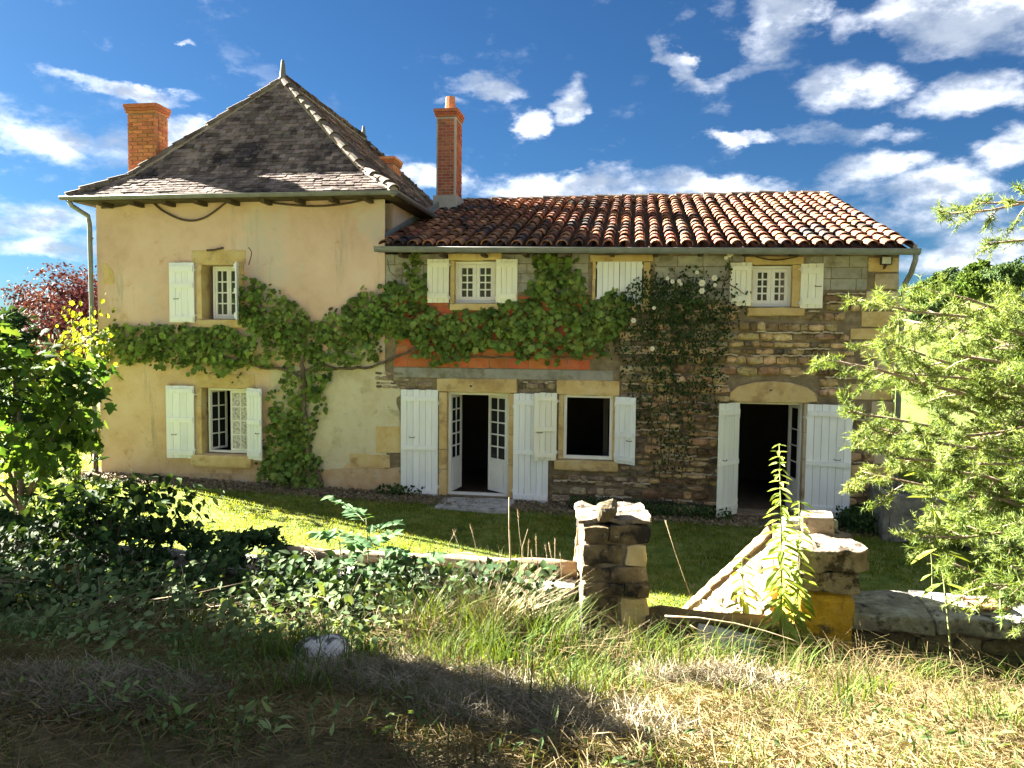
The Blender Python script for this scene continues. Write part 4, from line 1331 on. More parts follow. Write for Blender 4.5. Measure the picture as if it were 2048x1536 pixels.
shutter(wing, F(1230, 855)[0], z0, z1, .47, 1, 32, 4, [(.08, .08), (.44, .09), (.92, .08)], handle=.36, lab='white shutter swung out with a chipped top edge')
z0, z1 = zz(1470, 804, 1025)
shutter(wing, F(1475, 915)[0], z0, z1, .63, -1, 48, 4, B3, 'cream_paint', handle=.5, lab='cream door shutter swung out from the wall')
z0, z1 = zz(1640, 808, 1030)
shutter(wing, F(1610, 918)[0], z0, z1, .80, 1, 12, 6, B3, handle=.52, lab='white door shutter lying almost against the wall')

# courses of concrete block under the eaves, clay blocks and a cement band below
stone_block = list(holes)


def px_rects_blocked(rects):
    R = [rect(*r) for r in rects]
    return lambda x, z: any(a < x < b and c < z < d for a, b, c, d in R)


def courses(root, r, h, length, mat, name, blocked, proud=.012, gap=.008):
    x0, x1, z0, z1 = rect(*r)
    nrow = max(1, round((z1 - z0) / h)); hh = (z1 - z0) / nrow
    for k in range(nrow):
        x = x0 - random.uniform(0, length)
        xr, xl = (x1 - random.uniform(0, .34), x0 + random.uniform(0, .2)) if name == 'clay_block' else (x1, x0)
        while x < xr:
            w = length * random.uniform(.85, 1.1)
            a, b = max(x, xl), min(x + w, xr)
            x += w
            if b - a < .08: continue
            zc = z0 + (k + .5) * hh
            # trim round openings
            if any(blocked(a + (b - a) * t, zc) for t in (.02, .25, .5, .75, .98)):
                aa = [t for t in np.linspace(a, b, 24) if not blocked(t, zc)]
                if len(aa) < 6: continue
                a, b = min(aa), max(aa)
                if blocked((a + b) / 2, zc): continue
            V, Fq = rock_data((b - a - gap) / 2, .05, (hh - gap) / 2, 2, .2, .004, 5, random.random() * 9)
            o = obj(name, MB().add(V, Fq).mesh(name), mat)
            o.location = ((a + b) / 2, FY + .05 - proud, zc)
            under(o, root)


open_px = [(897, 505, 1005, 622), (1178, 507, 1308, 626), (1488, 510, 1609, 633), (870, 755, 1037, 1000), (1110, 757, 1241, 943), (1455, 758, 1636, 1035)]
shut_px = [(798, 774, 880, 1002), (1024, 782, 1102, 1012), (1062, 780, 1118, 922), (1606, 804, 1690, 1040), (1596, 524, 1648, 622)]
blk = px_rects_blocked(open_px)
courses(wing, (772, 508, 900, 592), .2, .42, 'block', 'concrete_block', blk)
courses(wing, (1003, 508, 1182, 585), .2, .45, 'block', 'concrete_block', blk)
courses(wing, (1305, 511, 1492, 600), .2, .5, 'block', 'concrete_block', blk)
courses(wing, (1606, 512, 1735, 580), .22, .5, 'block', 'concrete_block', blk)
courses(wing, (786, 592, 1205, 737), .21, .42, 'clay', 'clay_block', blk, proud=.006)
x0, x1, z0, z1 = rect(788, 738, 1226, 758)
under(block('cement_band', x0, x1, FY - .02, FY + .05, z0, z1, 'block', n=6, r=.2, amp=.006), wing)
# corner stones at the right end
quo = [(1735, 514, 1797, 545, 'gold_stone'), (1748, 546, 1797, 579, 'pale_stone'), (1731, 581, 1797, 620, 'pale_stone'), (1722, 622, 1793, 655, 'gold_stone'), (1700, 656, 1792, 680, 'gold_stone'),
       (1720, 682, 1791, 718, 'gold_stone'), (1752, 720, 1790, 765, 'pale_stone'), (1700, 767, 1789, 800, 'gold_stone'), (1742, 802, 1788, 850, 'pale_stone'), (1715, 852, 1786, 900, 'gold_stone'), (1700, 930, 1784, 978, 'gold_stone'), (1745, 902, 1785, 928, 'pale_stone')]
for (a, b, c_, d, mt) in quo:
    x0, x1, z0, z1 = rect(a, b, c_, d)
    under(block('corner_stone', x0, x1 + .012, FY - .035, FY + .25, z0 + .004, z1 - .004, mt, n=3, r=.2, amp=.010), wing)

st_block = px_rects_blocked(open_px + shut_px + [(760, 500, 1240, 760), (1240, 500, 1500, 602), (1490, 500, 1800, 580), (740, 770, 806, 1100), (1095, 757, 1110, 760)] + [q_[:4] for q_ in quo])


def stone_mat(x, z):
    g = mnoise.noise(Vector((x * .6, z * .7, 9)))
    if x < .3: return 'grey_stone' if g > -.25 else 'stone'
    return 'stone' if g < .28 else 'grey_stone'


rub = sub('wall_facing', wing)
nst = rubble(rub, TX1 + .05, WX1 - .02, -.15, F(1700, 580)[1], FY, st_block, stone_mat, course=(.085, .21), length=(.13, .42), depth=(.03, .11), limit=300, gap=.022, ledge=.75)
# the small rubble left of the french door
patch([(748, 742), (800, 738), (880, 760), (872, 780), (806, 776), (805, 850), (793, 850), (795, 778), (765, 765)], .004, 'mortar', house, 'bare_rubble', jit=3)
rb = sub('wall_facing', house)
x0, x1, z0, z1 = rect(750, 742, 803, 778)
rubble(rb, x0, x1 + .1, z0, z1 + .03, FY, lambda x, z: False, 'grey_stone', (.07, .13), (.1, .24), (.02, .05), limit=60)

# --- wing roof: roman tiles
WE0, WE1, WR = 14.70, 14.70, 21.2
roofw = sub('roof', wing)
zl, zr, zR = 5.20, 5.09, 7.20
LL, LR, UL, UR = Vector((-5.10, WE0, zl)), Vector((4.93, WE1, zr)), Vector((-5.10, WR, zR)), Vector((4.93, WR, zR + .02))
# deck and channel tiles (a corrugated sheet under the cover tiles)
ncol = 34
pitch = (LR.x - LL.x) / ncol
m = MB()
per = 8
for k in range(ncol * per + 1):
    x = LL.x + pitch * k / per
    t = (x - LL.x) / (LR.x - LL.x)
    dz = -.035 + .035 * cos(2 * pi * (k / per - .5))
    a, b = LL.lerp(LR, t), UL.lerp(UR, t)
    m.v += [(x, a.y, a.z + dz), (x, b.y, b.z + dz)]
    if k: m.f.append((2 * k - 2, 2 * k, 2 * k + 1, 2 * k - 1))
m.build('channel_tiles', 'channel', roofw, True, kind='stuff')
dk = MB().add([tuple(LL + Vector((0, .05, -.06))), tuple(LR + Vector((0, .05, -.06))), tuple(UR + Vector((0, 0, -.06))), tuple(UL + Vector((0, 0, -.06))), (4.93, WB + .4, 5.0), (-5.1, WB + .4, 5.0),
               tuple(LL + Vector((0, .05, -.10))), tuple(LR + Vector((0, .05, -.10))), (4.93, WB + .4, 4.9), (-5.1, WB + .4, 4.9), tuple(UR + Vector((0, 0, -.2))), tuple(UL + Vector((0, 0, -.2)))],
              [(0, 1, 2, 3), (3, 2, 4, 5), (6, 11, 10, 7), (11, 9, 8, 10), (0, 6, 7, 1), (5, 4, 8, 9), (1, 7, 10, 2), (2, 10, 8, 4), (0, 3, 11, 6), (3, 5, 9, 11)])
dk.build('roof_deck', 'wood_dark', roofw)
nrow = 17
cells = []
up = (UL - LL).normalized()
for r_ in range(nrow):
    for c_ in range(ncol):
        cells.append((r_, c_))
mass = MB()
cnt = 0
for (r_, c_) in cells:
    t = (c_ + .5) / ncol
    a, b = LL.lerp(LR, t), UL.lerp(UR, t)
    d = (b - a); L_ = d.length; d.normalize()
    n_ = Vector((1, 0, 0)).cross(d).normalized()
    if n_.z < 0: n_ = -n_
    expo = L_ / nrow
    p = a + d * (r_ * expo - .05 + random.uniform(-.02, .02)) + n_ * (.03 + random.uniform(0, .012)) + Vector((random.uniform(-.012, .012), 0, 0))
    d2 = (d - n_ * (.05 + random.uniform(-.01, .02)) + Vector((random.uniform(-.03, .03), 0, 0))).normalized()
    x2 = d2.cross(n_).normalized(); n2 = x2.cross(d2).normalized()
    p = p + n_ * .025
    dd_ = .225 * random.uniform(.95, 1.06)
    W = Matrix([[x2[i] * dd_, d2[i] * (expo * 1.16), n2[i] * dd_, p[i]] for i in range(3)] + [[0, 0, 0, 1]])
    k = random.randrange(4)
    if cnt < 300:
        o = obj('roof_tile', tmesh(CANAL, k, 'canal_tile', 'roof_tile'), None, roofw); o.matrix_basis = W
        cnt += 1
    else:
        mass.add([tuple(W @ Vector(q)) for q in CANAL[k][0]], CANAL[k][1])
mass.build('tile_mass', 'canal_tile_mass', roofw, kind='stuff')
line_tiles(UL + Vector((0, 0, .0)), UR + Vector((0, 0, .0)), .24, .45, .36, roofw, 'ridge_tile', 'ridge_tile', lift=.05)
# verge at the right end, flashing along the house wall
MB().add([(4.90, WE0, zr - .02), (4.97, WE0, zr - .02), (4.97, WR, zR), (4.90, WR, zR), (4.90, WE0, zr + .06), (4.97, WE0, zr + .06), (4.97, WR, zR + .08), (4.90, WR, zR + .08)],
         [(0, 1, 5, 4), (1, 2, 6, 5), (4, 5, 6, 7), (0, 4, 7, 3), (3, 7, 6, 2), (0, 3, 2, 1)]).build('verge', 'roof_mortar', roofw)
MB().add([(-5.11, FY, 5.36), (-4.98, FY, 5.33), (-4.98, WR, 7.29), (-5.11, WR, 7.36), (-5.11, FY, 5.56), (-5.11, WR, 7.5)], [(0, 1, 2, 3), (4, 0, 3, 5)]).build('flashing', 'zinc', roofw)
gutter(wing, [(-5.14, WE0 - .05, zl - .01), (4.99, WE1 - .05, zr - .03)], .092)
for k in range(12):
    x = -4.7 + k * .84
    under(MB().box(x, x + .08, WE0 + .08, FY - .002, 5.02, 5.085).build('rafter_end', 'wood_dark'), wing)
p1, p2, p3 = P(1820, 515, Y=14.8), P(1806, 560, Y=15.05), P(1800, 590, Y=15.1)
under(MB().tube([(4.93, WE0 - .05, zr - .06), (4.935, WE0 - .03, zr - .2), (4.93, WE0 + .15, zr - .42), (4.90, FY - .12, zr - .62), (4.885, FY - .1, zr - .8), (4.885, FY - .1, .1)], .048, 10).build('downpipe', 'zinc', smooth=True), wing)
ch = chimney(wing, -5.22, -4.68, 19.6, 20.3, 6.4, 9.15, 'brick', course=.078, blen=.23, margin=.05)
MB().box(-5.27, -4.63, 19.53, 20.34, 6.55, 7.12).build('chimney_base', 'render_grey', ch)
MB().tube([(-4.92, 19.95, 9.36), (-4.92, 19.95, 9.46), (-4.92, 19.95, 9.75)], [.16, .145, .12], 8).build('chimney_pot', 'terracotta', ch)
# flood lamp at the corner
x0, x1, z0, z1 = rect(1757, 515, 1779, 531)
fl = sub('floodlight', wing)
V, Fq = rock_data((x1 - x0) / 2, .06, (z1 - z0) / 2, 2, .2, 0); o = obj('lamp_housing', MB().add(V, Fq).mesh('lamp_housing'), 'plastic_black', fl); o.location = ((x0 + x1) / 2, FY - .12, (z0 + z1) / 2)
MB().box(x0 + .01, x1 - .03, FY - .19, FY - .181, z0 + .015, z1 - .012).build('lamp_glass', 'lamp_glass', fl)
MB().tube([((x0 + x1) / 2, FY - .1, z0), ((x0 + x1) / 2, FY - .02, z0 - .06)], .025, 6).build('lamp_bracket', 'iron', fl)
# sagging cable over the right window
swag(wing, [(1510, 514), (1530, 519), (1555, 521), (1580, 517), (1595, 513)], .012, 'iron', 'cable', y=FY - .08)
# doorsteps and the bed of stones at the wall foot
st = block('doorstep', -3.75, -2.30, 14.0, 15.05, -.25, .16, 'slab', n=6, r=.15, amp=.03)
tag(st, 'worn grey stone slab before the french door', 'doorstep')
st = block('doorstep', D3[0] - .15, D3[1] + .15, 14.75, 15.12, -.3, D3[2] - .13, 'slab', n=5, r=.15, amp=.02)
tag(st, 'dark stone step under the arched lintel doorway', 'doorstep')

# ---------------------------------------------------------------- climbers on the facade
def wall_leaves(blobs, per, lo=.03, hi=.30, y=FY, front=True):
    """points of foliage on the facade inside soft ellipses given in photograph pixels: (cx, cy, rx, ry, density)"""
    pts = []
    for b in blobs:
        cx, cy, rx, ry = b[:4]; dn = b[4] if len(b) > 4 else 1.0
        thick = b[5] if len(b) > 5 else hi
        k = int(per * dn * rx * ry / 1000)
        for _ in range(k):
            a, r = random.uniform(0, 2 * pi), math.sqrt(random.random()) * (1.0 if random.random() < .88 else 1.22)
            px, py = cx + rx * r * cos(a), cy + ry * r * sin(a)
            d = lo + (thick - lo) * max(0.0, 1 - r * r * .8) * random.random() ** .6
            p = P(px, py, Y=y - d)
            if mnoise.noise(Vector((p[0] * 2.6, p[2] * 2.6, cx))) < -.28 and random.random() < .75: continue
            pts.append(p)
    return np.array(pts)


def along(pts_px, r0, r1, y=FY - .06, jit=.03, n=5):
    """a woody stem through photograph points on the facade"""
    pts = []
    w = [P(px, py, Y=y - random.uniform(0, jit)) for px, py in pts_px]
    for i in range(len(w) - 1):
        for k in range(n):
            t = k / n
            pts.append(w[i] * (1 - t) + w[i + 1] * t + np.array([random.uniform(-1, 1) * jit * .6, random.uniform(-1, 1) * jit * .5, random.uniform(-1, 1) * jit * .6]))
    pts.append(w[-1])
    m = len(pts)
    return pts, [r0 + (r1 - r0) * i / (m - 1) for i in range(m)]


def stem_part(name, root, pts_px, r0, r1, mat='bark', **k):
    p, r = along(pts_px, r0, r1, **k)
    return under(MB().tube([tuple(q) for q in p], r, 7).build(name, mat, smooth=True), root)


def sorted_front(p):
    return p[np.argsort(p[:, 1])]


vine = empty('grape_vine', P(612, 985, Y=FY - .15))
tag(vine, 'old grape vine with twisted trunk trained in a band across the plastered wall', 'vine')
stem_part('trunk', vine, [(645, 985), (640, 955), (620, 925), (610, 880), (612, 840), (606, 800), (608, 760), (604, 720), (606, 690)], .055, .045, jit=.05)
stem_part('arm', vine, [(606, 760), (575, 738), (520, 735), (450, 715), (350, 700), (260, 695), (215, 690)], .035, .012)
stem_part('arm', vine, [(606, 745), (640, 730), (680, 738), (740, 735), (790, 715), (850, 690), (930, 675), (1010, 660), (1100, 650), (1180, 640)], .035, .012)
stem_part('arm', vine, [(606, 700), (570, 660), (530, 620), (500, 580)], .025, .01)
band = [(215, 688, 36, 40, .9), (255, 690, 48, 38, 1.0), (300, 672, 50, 26, .7), (360, 672, 50, 24, .7), (430, 672, 46, 22, .7), (300, 690, 50, 36), (350, 693, 55, 36), (400, 695, 55, 38), (450, 698, 50, 40), (500, 690, 45, 45), (500, 610, 26, 62, 1.1), (535, 620, 45, 45, 1.1), (570, 650, 50, 48, 1.1), (600, 680, 50, 36, 1.1),
        (645, 690, 45, 34, 1.0), (690, 655, 50, 46, 1.1), (735, 635, 50, 50, 1.1), (785, 615, 45, 52, 1.1), (720, 700, 45, 28, .8), (660, 722, 40, 18, .6), (545, 718, 55, 16, .6), (430, 735, 60, 14, .35), (330, 728, 50, 10, .3), (640, 745, 22, 30, .5),
        (455, 755, 30, 14, .3), (400, 742, 30, 14, .3)]
wingband = [(830, 545, 20, 34, .8), (835, 585, 18, 30, .8), (790, 595, 25, 30, .8), (830, 650, 55, 42, 1.1), (880, 672, 55, 46, 1.1), (935, 660, 50, 46, .9), (865, 708, 40, 22, .8), (905, 715, 30, 18, .6), (995, 655, 50, 48, 1.1), (1045, 650, 55, 55, 1.2), (1090, 555, 26, 50, .9), (1120, 585, 50, 66, 1.2), (1090, 520, 26, 12, .7),
            (1125, 545, 25, 30, .8), (1145, 650, 60, 55, 1.2), (1175, 690, 40, 30, .9), (1060, 700, 35, 18, .6), (1010, 695, 30, 16, .6), (950, 700, 26, 14, .5), (1105, 715, 30, 16, .5), (1040, 725, 14, 14, .3), (1205, 640, 40, 45, 1.1), (1235, 620, 30, 40, .9), (1065, 590, 16, 24, .6)]
trunkleaf = [(585, 775, 26, 40, .8), (628, 765, 22, 40, .8), (640, 810, 14, 26, .7), (575, 840, 38, 50, 1.2), (612, 850, 18, 50, 1.0), (572, 905, 44, 45, 1.3), (600, 940, 40, 40, 1.3), (560, 955, 45, 35, 1.3, .45), (600, 975, 48, 22, 1.4, .5), (540, 930, 30, 28, .9), (545, 800, 16, 22, .4)]
allp = wall_leaves(band + trunkleaf, 84)
sz = RNG.uniform(.05, .165, len(allp))
allp = sorted_front(allp)
leaf_mass('foliage', allp - np.array(vine.location), (0, -1, .45), (0, -.25, -1), sz, 'vine', 'vine_leaf', vine, .42, .5, single=240, single_mat='vine_leaf_one')
sunp = np.array([np.array([TX0 + random.gauss(-.12, .26), FY - random.uniform(.05, .75), F(190, py + random.gauss(0, 16))[1]]) for py in (628, 640, 655, 668, 680, 690, 700, 712, 722) for _ in range(26)])
sunp = np.array([p if p[0] < TX0 or random.random() < .5 else p + np.array([.3, 0, 0]) for p in sunp])
leaf_mass('sun_tinted_leaves', sunp - np.array(vine.location), (-.3, -.9, .4), (0, -.2, -1), RNG.uniform(.07, .13, len(sunp)), 'vine', 'vine_sun_leaf', vine, .5, .6)

cre = empty('climbing_vine', P(1050, 690, Y=FY - .15))
tag(cre, 'dense green vine climbing over the orange clay blocks of the wing', 'vine')
stem_part('stem', cre, [(1120, 690), (1118, 640), (1110, 580), (1095, 520)], .02, .008)
stem_part('stem', cre, [(850, 690), (838, 640), (832, 580), (830, 520)], .018, .006)
stem_part('stem', cre, [(880, 725), (930, 712), (1000, 715), (1080, 712), (1150, 715)], .02, .01)
stem_part('stem', cre, [(775, 520), (780, 545), (795, 555), (815, 548)], .008, .006)
wp = sorted_front(wall_leaves(wingband, 78))
leaf_mass('foliage', wp - np.array(cre.location), (0, -1, .45), (0, -.25, -1), RNG.uniform(.05, .175, len(wp)), 'vine', 'vine_leaf', cre, .42, .5, single=240, single_mat='vine_leaf_one')

rose = empty('climbing_rose', P(1330, 1010, Y=FY - .15))
tag(rose, 'dark straggling rose climber with pale blooms beside the right door', 'rose')
for pts in ([(1330, 1010), (1335, 930), (1340, 860), (1330, 760), (1300, 680), (1270, 600)], [(1345, 1010), (1350, 920), (1365, 840), (1370, 740), (1380, 650), (1400, 560)], [(1322, 1010), (1320, 950), (1325, 870), (1350, 780), (1400, 700), (1450, 640), (1478, 590)],
            [(1352, 1012), (1360, 960), (1372, 890), (1350, 800), (1340, 700), (1330, 600), (1325, 545)], [(1316, 1010), (1308, 920), (1300, 840), (1310, 740), (1250, 660)], [(1400, 640), (1440, 600), (1458, 540), (1462, 515)], [(1440, 560), (1470, 575), (1495, 590)]):
    stem_part('cane', rose, pts, .014, .005, jit=.05)
rb_ = [(1300, 590, 50, 40, .8), (1360, 600, 60, 40, .8), (1240, 610, 30, 35, .8), (1280, 625, 45, 55, 1.0), (1330, 610, 55, 55, 1.1), (1390, 610, 50, 50, 1.1), (1435, 610, 40, 45, 1.0), (1320, 560, 35, 35, .7), (1390, 570, 40, 40, .6), (1280, 690, 55, 45, 1.0), (1345, 680, 60, 50, 1.2), (1405, 680, 55, 50, 1.1), (1455, 645, 26, 34, .7), (1300, 750, 60, 40, .9),
       (1370, 745, 65, 45, .9), (1330, 810, 60, 40, .65), (1390, 800, 50, 40, .5), (1340, 860, 55, 45, .55), (1330, 920, 40, 40, .35), (1350, 900, 40, 40, .3), (1275, 800, 30, 50, .3), (1470, 590, 26, 22, .35), (1495, 600, 16, 30, .2), (1456, 540, 12, 26, .5), (1420, 760, 30, 40, .45)]
rp = sorted_front(wall_leaves(rb_, 120, hi=.34))
leaf_mass('foliage', rp - np.array(rose.location), (0, -1, .4), (0, -.3, -1), RNG.uniform(.045, .085, len(rp)), 'ovate', 'rose_leaf', rose, .6, .7, single=150, single_mat='rose_leaf_one')
for (px, py, r) in ((1404, 566, .07), (1429, 556, .06), (1404, 582, .06), (1345, 563, .045), (1358, 562, .045), (1362, 568, .035), (1459, 510, .05), (1452, 516, .04), (1464, 508, .035), (1308, 616, .04), (1267, 641, .055), (1305, 697, .05), (1394, 545, .04), (1335, 557, .04), (1430, 570, .04)):
    m = MB(); c_ = Vector((0, 0, 0))
    for ring, (nn, rr_, tz) in enumerate(((6, 1.0, .1), (5, .75, .35), (4, .45, .55))):
        for k in range(nn):
            a = 2 * pi * (k + ring * .4) / nn
            d_ = Vector((cos(a), 0, sin(a))); s_ = Vector((-sin(a), 0, cos(a))); o_ = Vector((0, -1, 0))
            m.add([tuple(d_ * r * .1 + o_ * r * tz * .2), tuple(d_ * r * rr_ * .7 + s_ * r * .45 + o_ * r * tz), tuple(d_ * r * rr_ + o_ * r * tz * .8), tuple(d_ * r * rr_ * .7 - s_ * r * .45 + o_ * r * tz)], [(0, 1, 2, 3)])
    o = m.build('rose_bloom', 'rose_petal'); o.location = P(px, py, Y=FY - .36); under(o, rose)

ivy = empty('creeper_weed', P(790, 990, Y=14.9))
tag(ivy, 'low dark weeds at the wall foot left of the tall shutter', 'weeds')
ip = np.array([[random.gauss(-4.75, .25), random.gauss(14.95, .12), random.uniform(.05, .35)] for _ in range(260)])
leaf_mass('foliage', ip - np.array(ivy.location), (0, -1, .8), (0, -.3, 1), RNG.uniform(.05, .11, len(ip)), 'ovate', 'bramble_leaf', ivy, .6, .6)

# ---------------------------------------------------------------- gateway: two pillars, ramped side walls, low walls, sill
GA = radians(15)                              # the gateway is turned a little
gdir = Vector((-sin(GA), cos(GA), 0))


def pillar_stones(root, spec, mats):
    for (x0, x1, y0, y1, z0, z1, mt) in spec:
        block('stone', x0 + .004, x1 - .004, y0, y1, z0 + .004, z1 - .004, mt, root, n=5, r=.22, amp=.018, freq=4)


lp = empty('gate_pillar', (.0 - .16, 6.95, .35), GA * .55)
tag(lp, 'left gate pillar of layered stones with a broken flat top', 'pillar')
z = 0.0
hs_ = [.30, .22, .26, .13, .15, .20, .16]
for i, h in enumerate(hs_):
    sp = [.5, .42, .56, .6, .45, .62, .38][i]
    x0, x1 = -.30 + random.uniform(-.012, .012), .29 + random.uniform(-.012, .012)
    xm = x0 + (x1 - x0) * sp
    top_ = i == len(hs_) - 1
    for (a, b) in ((x0, xm), (xm, x1)):
        block('stone', a + .004, b - .004, -.30 + random.uniform(-.02, .02), .38, z + .004, z + h - .004, 'gold_stone' if b == x1 and i in (1, 2, 5) else 'pillar_stone', lp, n=6, r=.25, amp=.028, freq=6)
    z += h
MB().box(-.27, .26, -.27, .36, .02, z - .02).build('mortar_core', 'mortar', lp)
ztop = z
block('top_slab', -.33, .32, -.26, .42, ztop + .004, ztop + .05, 'cap_stone', lp, n=14, r=.3, amp=.04, freq=7)
o = block('loose_stone', -.11, .06, -.10, .10, -.08, .08, 'low_stone', None, n=5, r=.5, amp=.05, freq=7)
lw = lp.matrix_basis.copy()
o.location = Vector(lp.location) + Matrix.Rotation(GA * .55, 3, 'Z') @ Vector((-.09, -.16, ztop + .10))
tag(o, 'rough ochre stone lump lying on the left pillar top', 'stone')

rp_ = empty('gate_pillar', (1.65, 6.98, .35), GA * .4)
tag(rp_, 'right gate pillar with heavy spotted cap and yellow lichen', 'pillar')
block('shaft', -.245, .245, -.28, .42, 0, .915, 'lichen_stone', rp_, n=14, r=.35, amp=.035, freq=5)
block('cap', -.265, .265, -.30, .55, .92, 1.10, 'cap_stone', rp_, n=14, r=.3, amp=.035, freq=6)
block('cap', -.275, .325, -.33, .60, 1.105, 1.31, 'cap_stone', rp_, n=16, r=.32, amp=.042, freq=6)
for (lx, ly, sx, sy, sz_, lab) in ((.10, .36, .14, .16, .09, 'square broken stone sitting at the back of the right pillar'), (-.10, .42, .09, .09, .05, 'flat stone flake behind the right pillar cap'), (.20, .50, .10, .09, .05, 'grey stone chip beside the square block on the right pillar')):
    o = block('loose_stone', -sx, sx, -sy, sy, -sz_, sz_, 'cap_stone' if sz_ > .06 else 'slab', None, n=5, r=.25, amp=.022, freq=5, rot=(0, random.uniform(-.1, .1), random.uniform(-.2, .3)))
    o.location = Vector(rp_.location) + Matrix.Rotation(GA * .4, 3, 'Z') @ Vector((lx, ly, 1.30 + sz_ * .8))
    tag(o, lab, 'stone')


def ramp_wall(x, y, length, h0, h1, label, zb=.0, w=.42, lean=GA):
    """a rubble side wall that runs from a pillar back towards the house and comes down to the lawn"""
    r = empty('ramp_wall', (x, y, zb), lean)
    tag(r, label, 'wall')
    n = 16
    core = MB()
    for k in range(n):
        a, b = length * k / n, length * (k + 1) / n
        za, zb_ = h0 + (h1 - h0) * (a / length), h0 + (h1 - h0) * (b / length)
        core.add([(0, a, -.4), (0, b, -.4), (0, b, zb_ - .03), (0, a, za - .03), (w, a, -.4), (w, b, -.4), (w, b, zb_ - .03), (w, a, za - .03)], [(0, 3, 2, 1), (4, 5, 6, 7), (3, 7, 6, 2)] + ([(0, 4, 7, 3)] if k == 0 else []) + ([(1, 2, 6, 5)] if k == n - 1 else []))
    core.build('wall_core', 'light_mortar', r)
    # stones on the left face, then the copings up the slope
    face = empty('facing', (0, 0, 0), radians(-90), r)
    rubble(face, -length, 0, -.2, h0, -.0, lambda a, b: b > h0 + (h1 - h0) * (-a / length) - .06, 'wing_stone', (.09, .18), (.14, .36), (.03, .06), limit=110)
    face2 = empty('facing', (w, 0, 0), radians(90), r)
    rubble(face2, 0, length, -.2, h0, -.0, lambda a, b: b > h0 + (h1 - h0) * (a / length) - .06, 'wing_stone', (.12, .2), (.2, .42), (.03, .05), limit=60)
    d = math.hypot(length, h0 - h1); ang = math.atan2(h1 - h0, length)
    s = 0
    while s < d - .1:
        L_ = random.uniform(.3, .7)
        c_ = (s + L_ / 2) / d
        o = block('coping_stone', -w / 2 - .05, w / 2 + .04, -L_ / 2 - .01, L_ / 2 + .01, -.045, .045, 'wing_stone', r, n=7, r=.3, amp=.020, freq=6)
        o.location = (w / 2, length * c_, h0 + (h1 - h0) * c_ + .02); o.rotation_euler = (ang, 0, random.uniform(-.05, .05))
        s += L_
    return r


ramp_wall(-.46, 7.30, 1.7, 1.62, .35, 'pale rubble side wall sloping back behind the left pillar', lean=radians(7))
ramp_wall(1.34, 7.42, 2.1, 1.60, .04, 'sunlit rubble side wall sloping down behind the tall weed', w=.5, lean=radians(19))


def low_wall(x0, x1, y, zt, zb, th, label, cop_mat, cop_h=.10, over=.06, lim=150, yaw=0.0):
    r = empty('low_wall', (x0, y, 0), yaw)
    tag(r, label, 'wall')
    L_ = x1 - x0
    MB().box(0, L_, .03, th, zb - .3, zt - cop_h).build('wall_core', 'mortar', r)
    fc = sub('facing', r); fc.location = (0, 0, 0)
    rubble(fc, 0, L_, zb - .1, zt - cop_h + .02, .03, lambda a, b: b > zt - cop_h, 'low_stone', (.10, .2), (.18, .46), (.03, .07), limit=lim)
    x = 0
    while x < L_:
        w = random.uniform(.45, .9)
        b = min(x + w, L_)
        if L_ - b < .2: b = L_
        block('coping_stone', x + .004, b - .004, -over, th + over * .6, zt - cop_h + .004, zt + random.uniform(-.012, .015), cop_mat, r, n=8, r=.35, amp=.03, freq=4.5)
        x = b
    return r


low_wall(1.92, 6.2, 6.92, 1.06, .55, .66, 'low stone wall right of the gate with lichened rounded coping', 'coping', .16)
low_wall(-7.6, -.50, 6.92, 1.10, .55, .46, 'low stone wall left of the gate under brambles and a log', 'coping', .07, .03)
sill = block('gate_sill', .12, 1.50, 6.62, 7.02, .35, .955, 'moss_stone', None, n=9, r=.2, amp=.05, freq=3, rot=(0, .02, radians(4)))
tag(sill, 'mossy dark stone sill between the two gate pillars', 'sill')
sl = block('fallen_slab', -.26, .26, -.05, .05, -.24, .24, 'slab', None, n=7, r=.3, amp=.03, freq=4, rot=(radians(-48), radians(6), radians(-8)))
sl.location = (.80, 6.28, .80)
tag(sl, 'pale grey slab leaning against the mossy gate sill', 'slab')
ys_ = [6.85 + .33]
log = empty('wooden_log', (-1.8, 7.22, 1.17))
tag(log, 'long weathered log lying along the top of the left wall', 'log')
pts = [(-1.75 + 3.05 * k / 14, .05 - .08 * k / 14 + .012 * sin(k), .03 * k / 14 + .010 * sin(k * 1.7)) for k in range(15)]
MB().tube(pts, [.062 + .006 * sin(k * 2.1) + .0015 * k for k in range(15)], 12).build('split_log', 'beam_wood', log, True)
pts = [(-.1 + 1.35 * k / 6, -.03, -.075 + .004 * sin(k)) for k in range(7)]
MB().tube(pts, .042, 8).build('lower_log', 'beam_wood', log, True)
rt = block('roof_tile', -.16, .16, -.1, .1, -.014, .014, 'red_tile', None, n=4, r=.3, amp=.006, rot=(.04, .03, .2))
rt.location = P(1972, 1178, Y=7.2); rt.location.z = 1.10
tag(rt, 'flat red clay tile lying on the right wall coping', 'tile')
rk = block('boulder', -.17, .17, -.13, .13, -.10, .10, 'rock', None, n=8, r=.7, amp=.05, freq=5, rot=(0, .15, .3))
p_ = P(643, 1396, Y=4.5)
rk.location = (p_[0], 4.5, gz(p_[0], 4.5) + .07)
tag(rk, 'black and white lichened rock in the mown grass', 'rock')

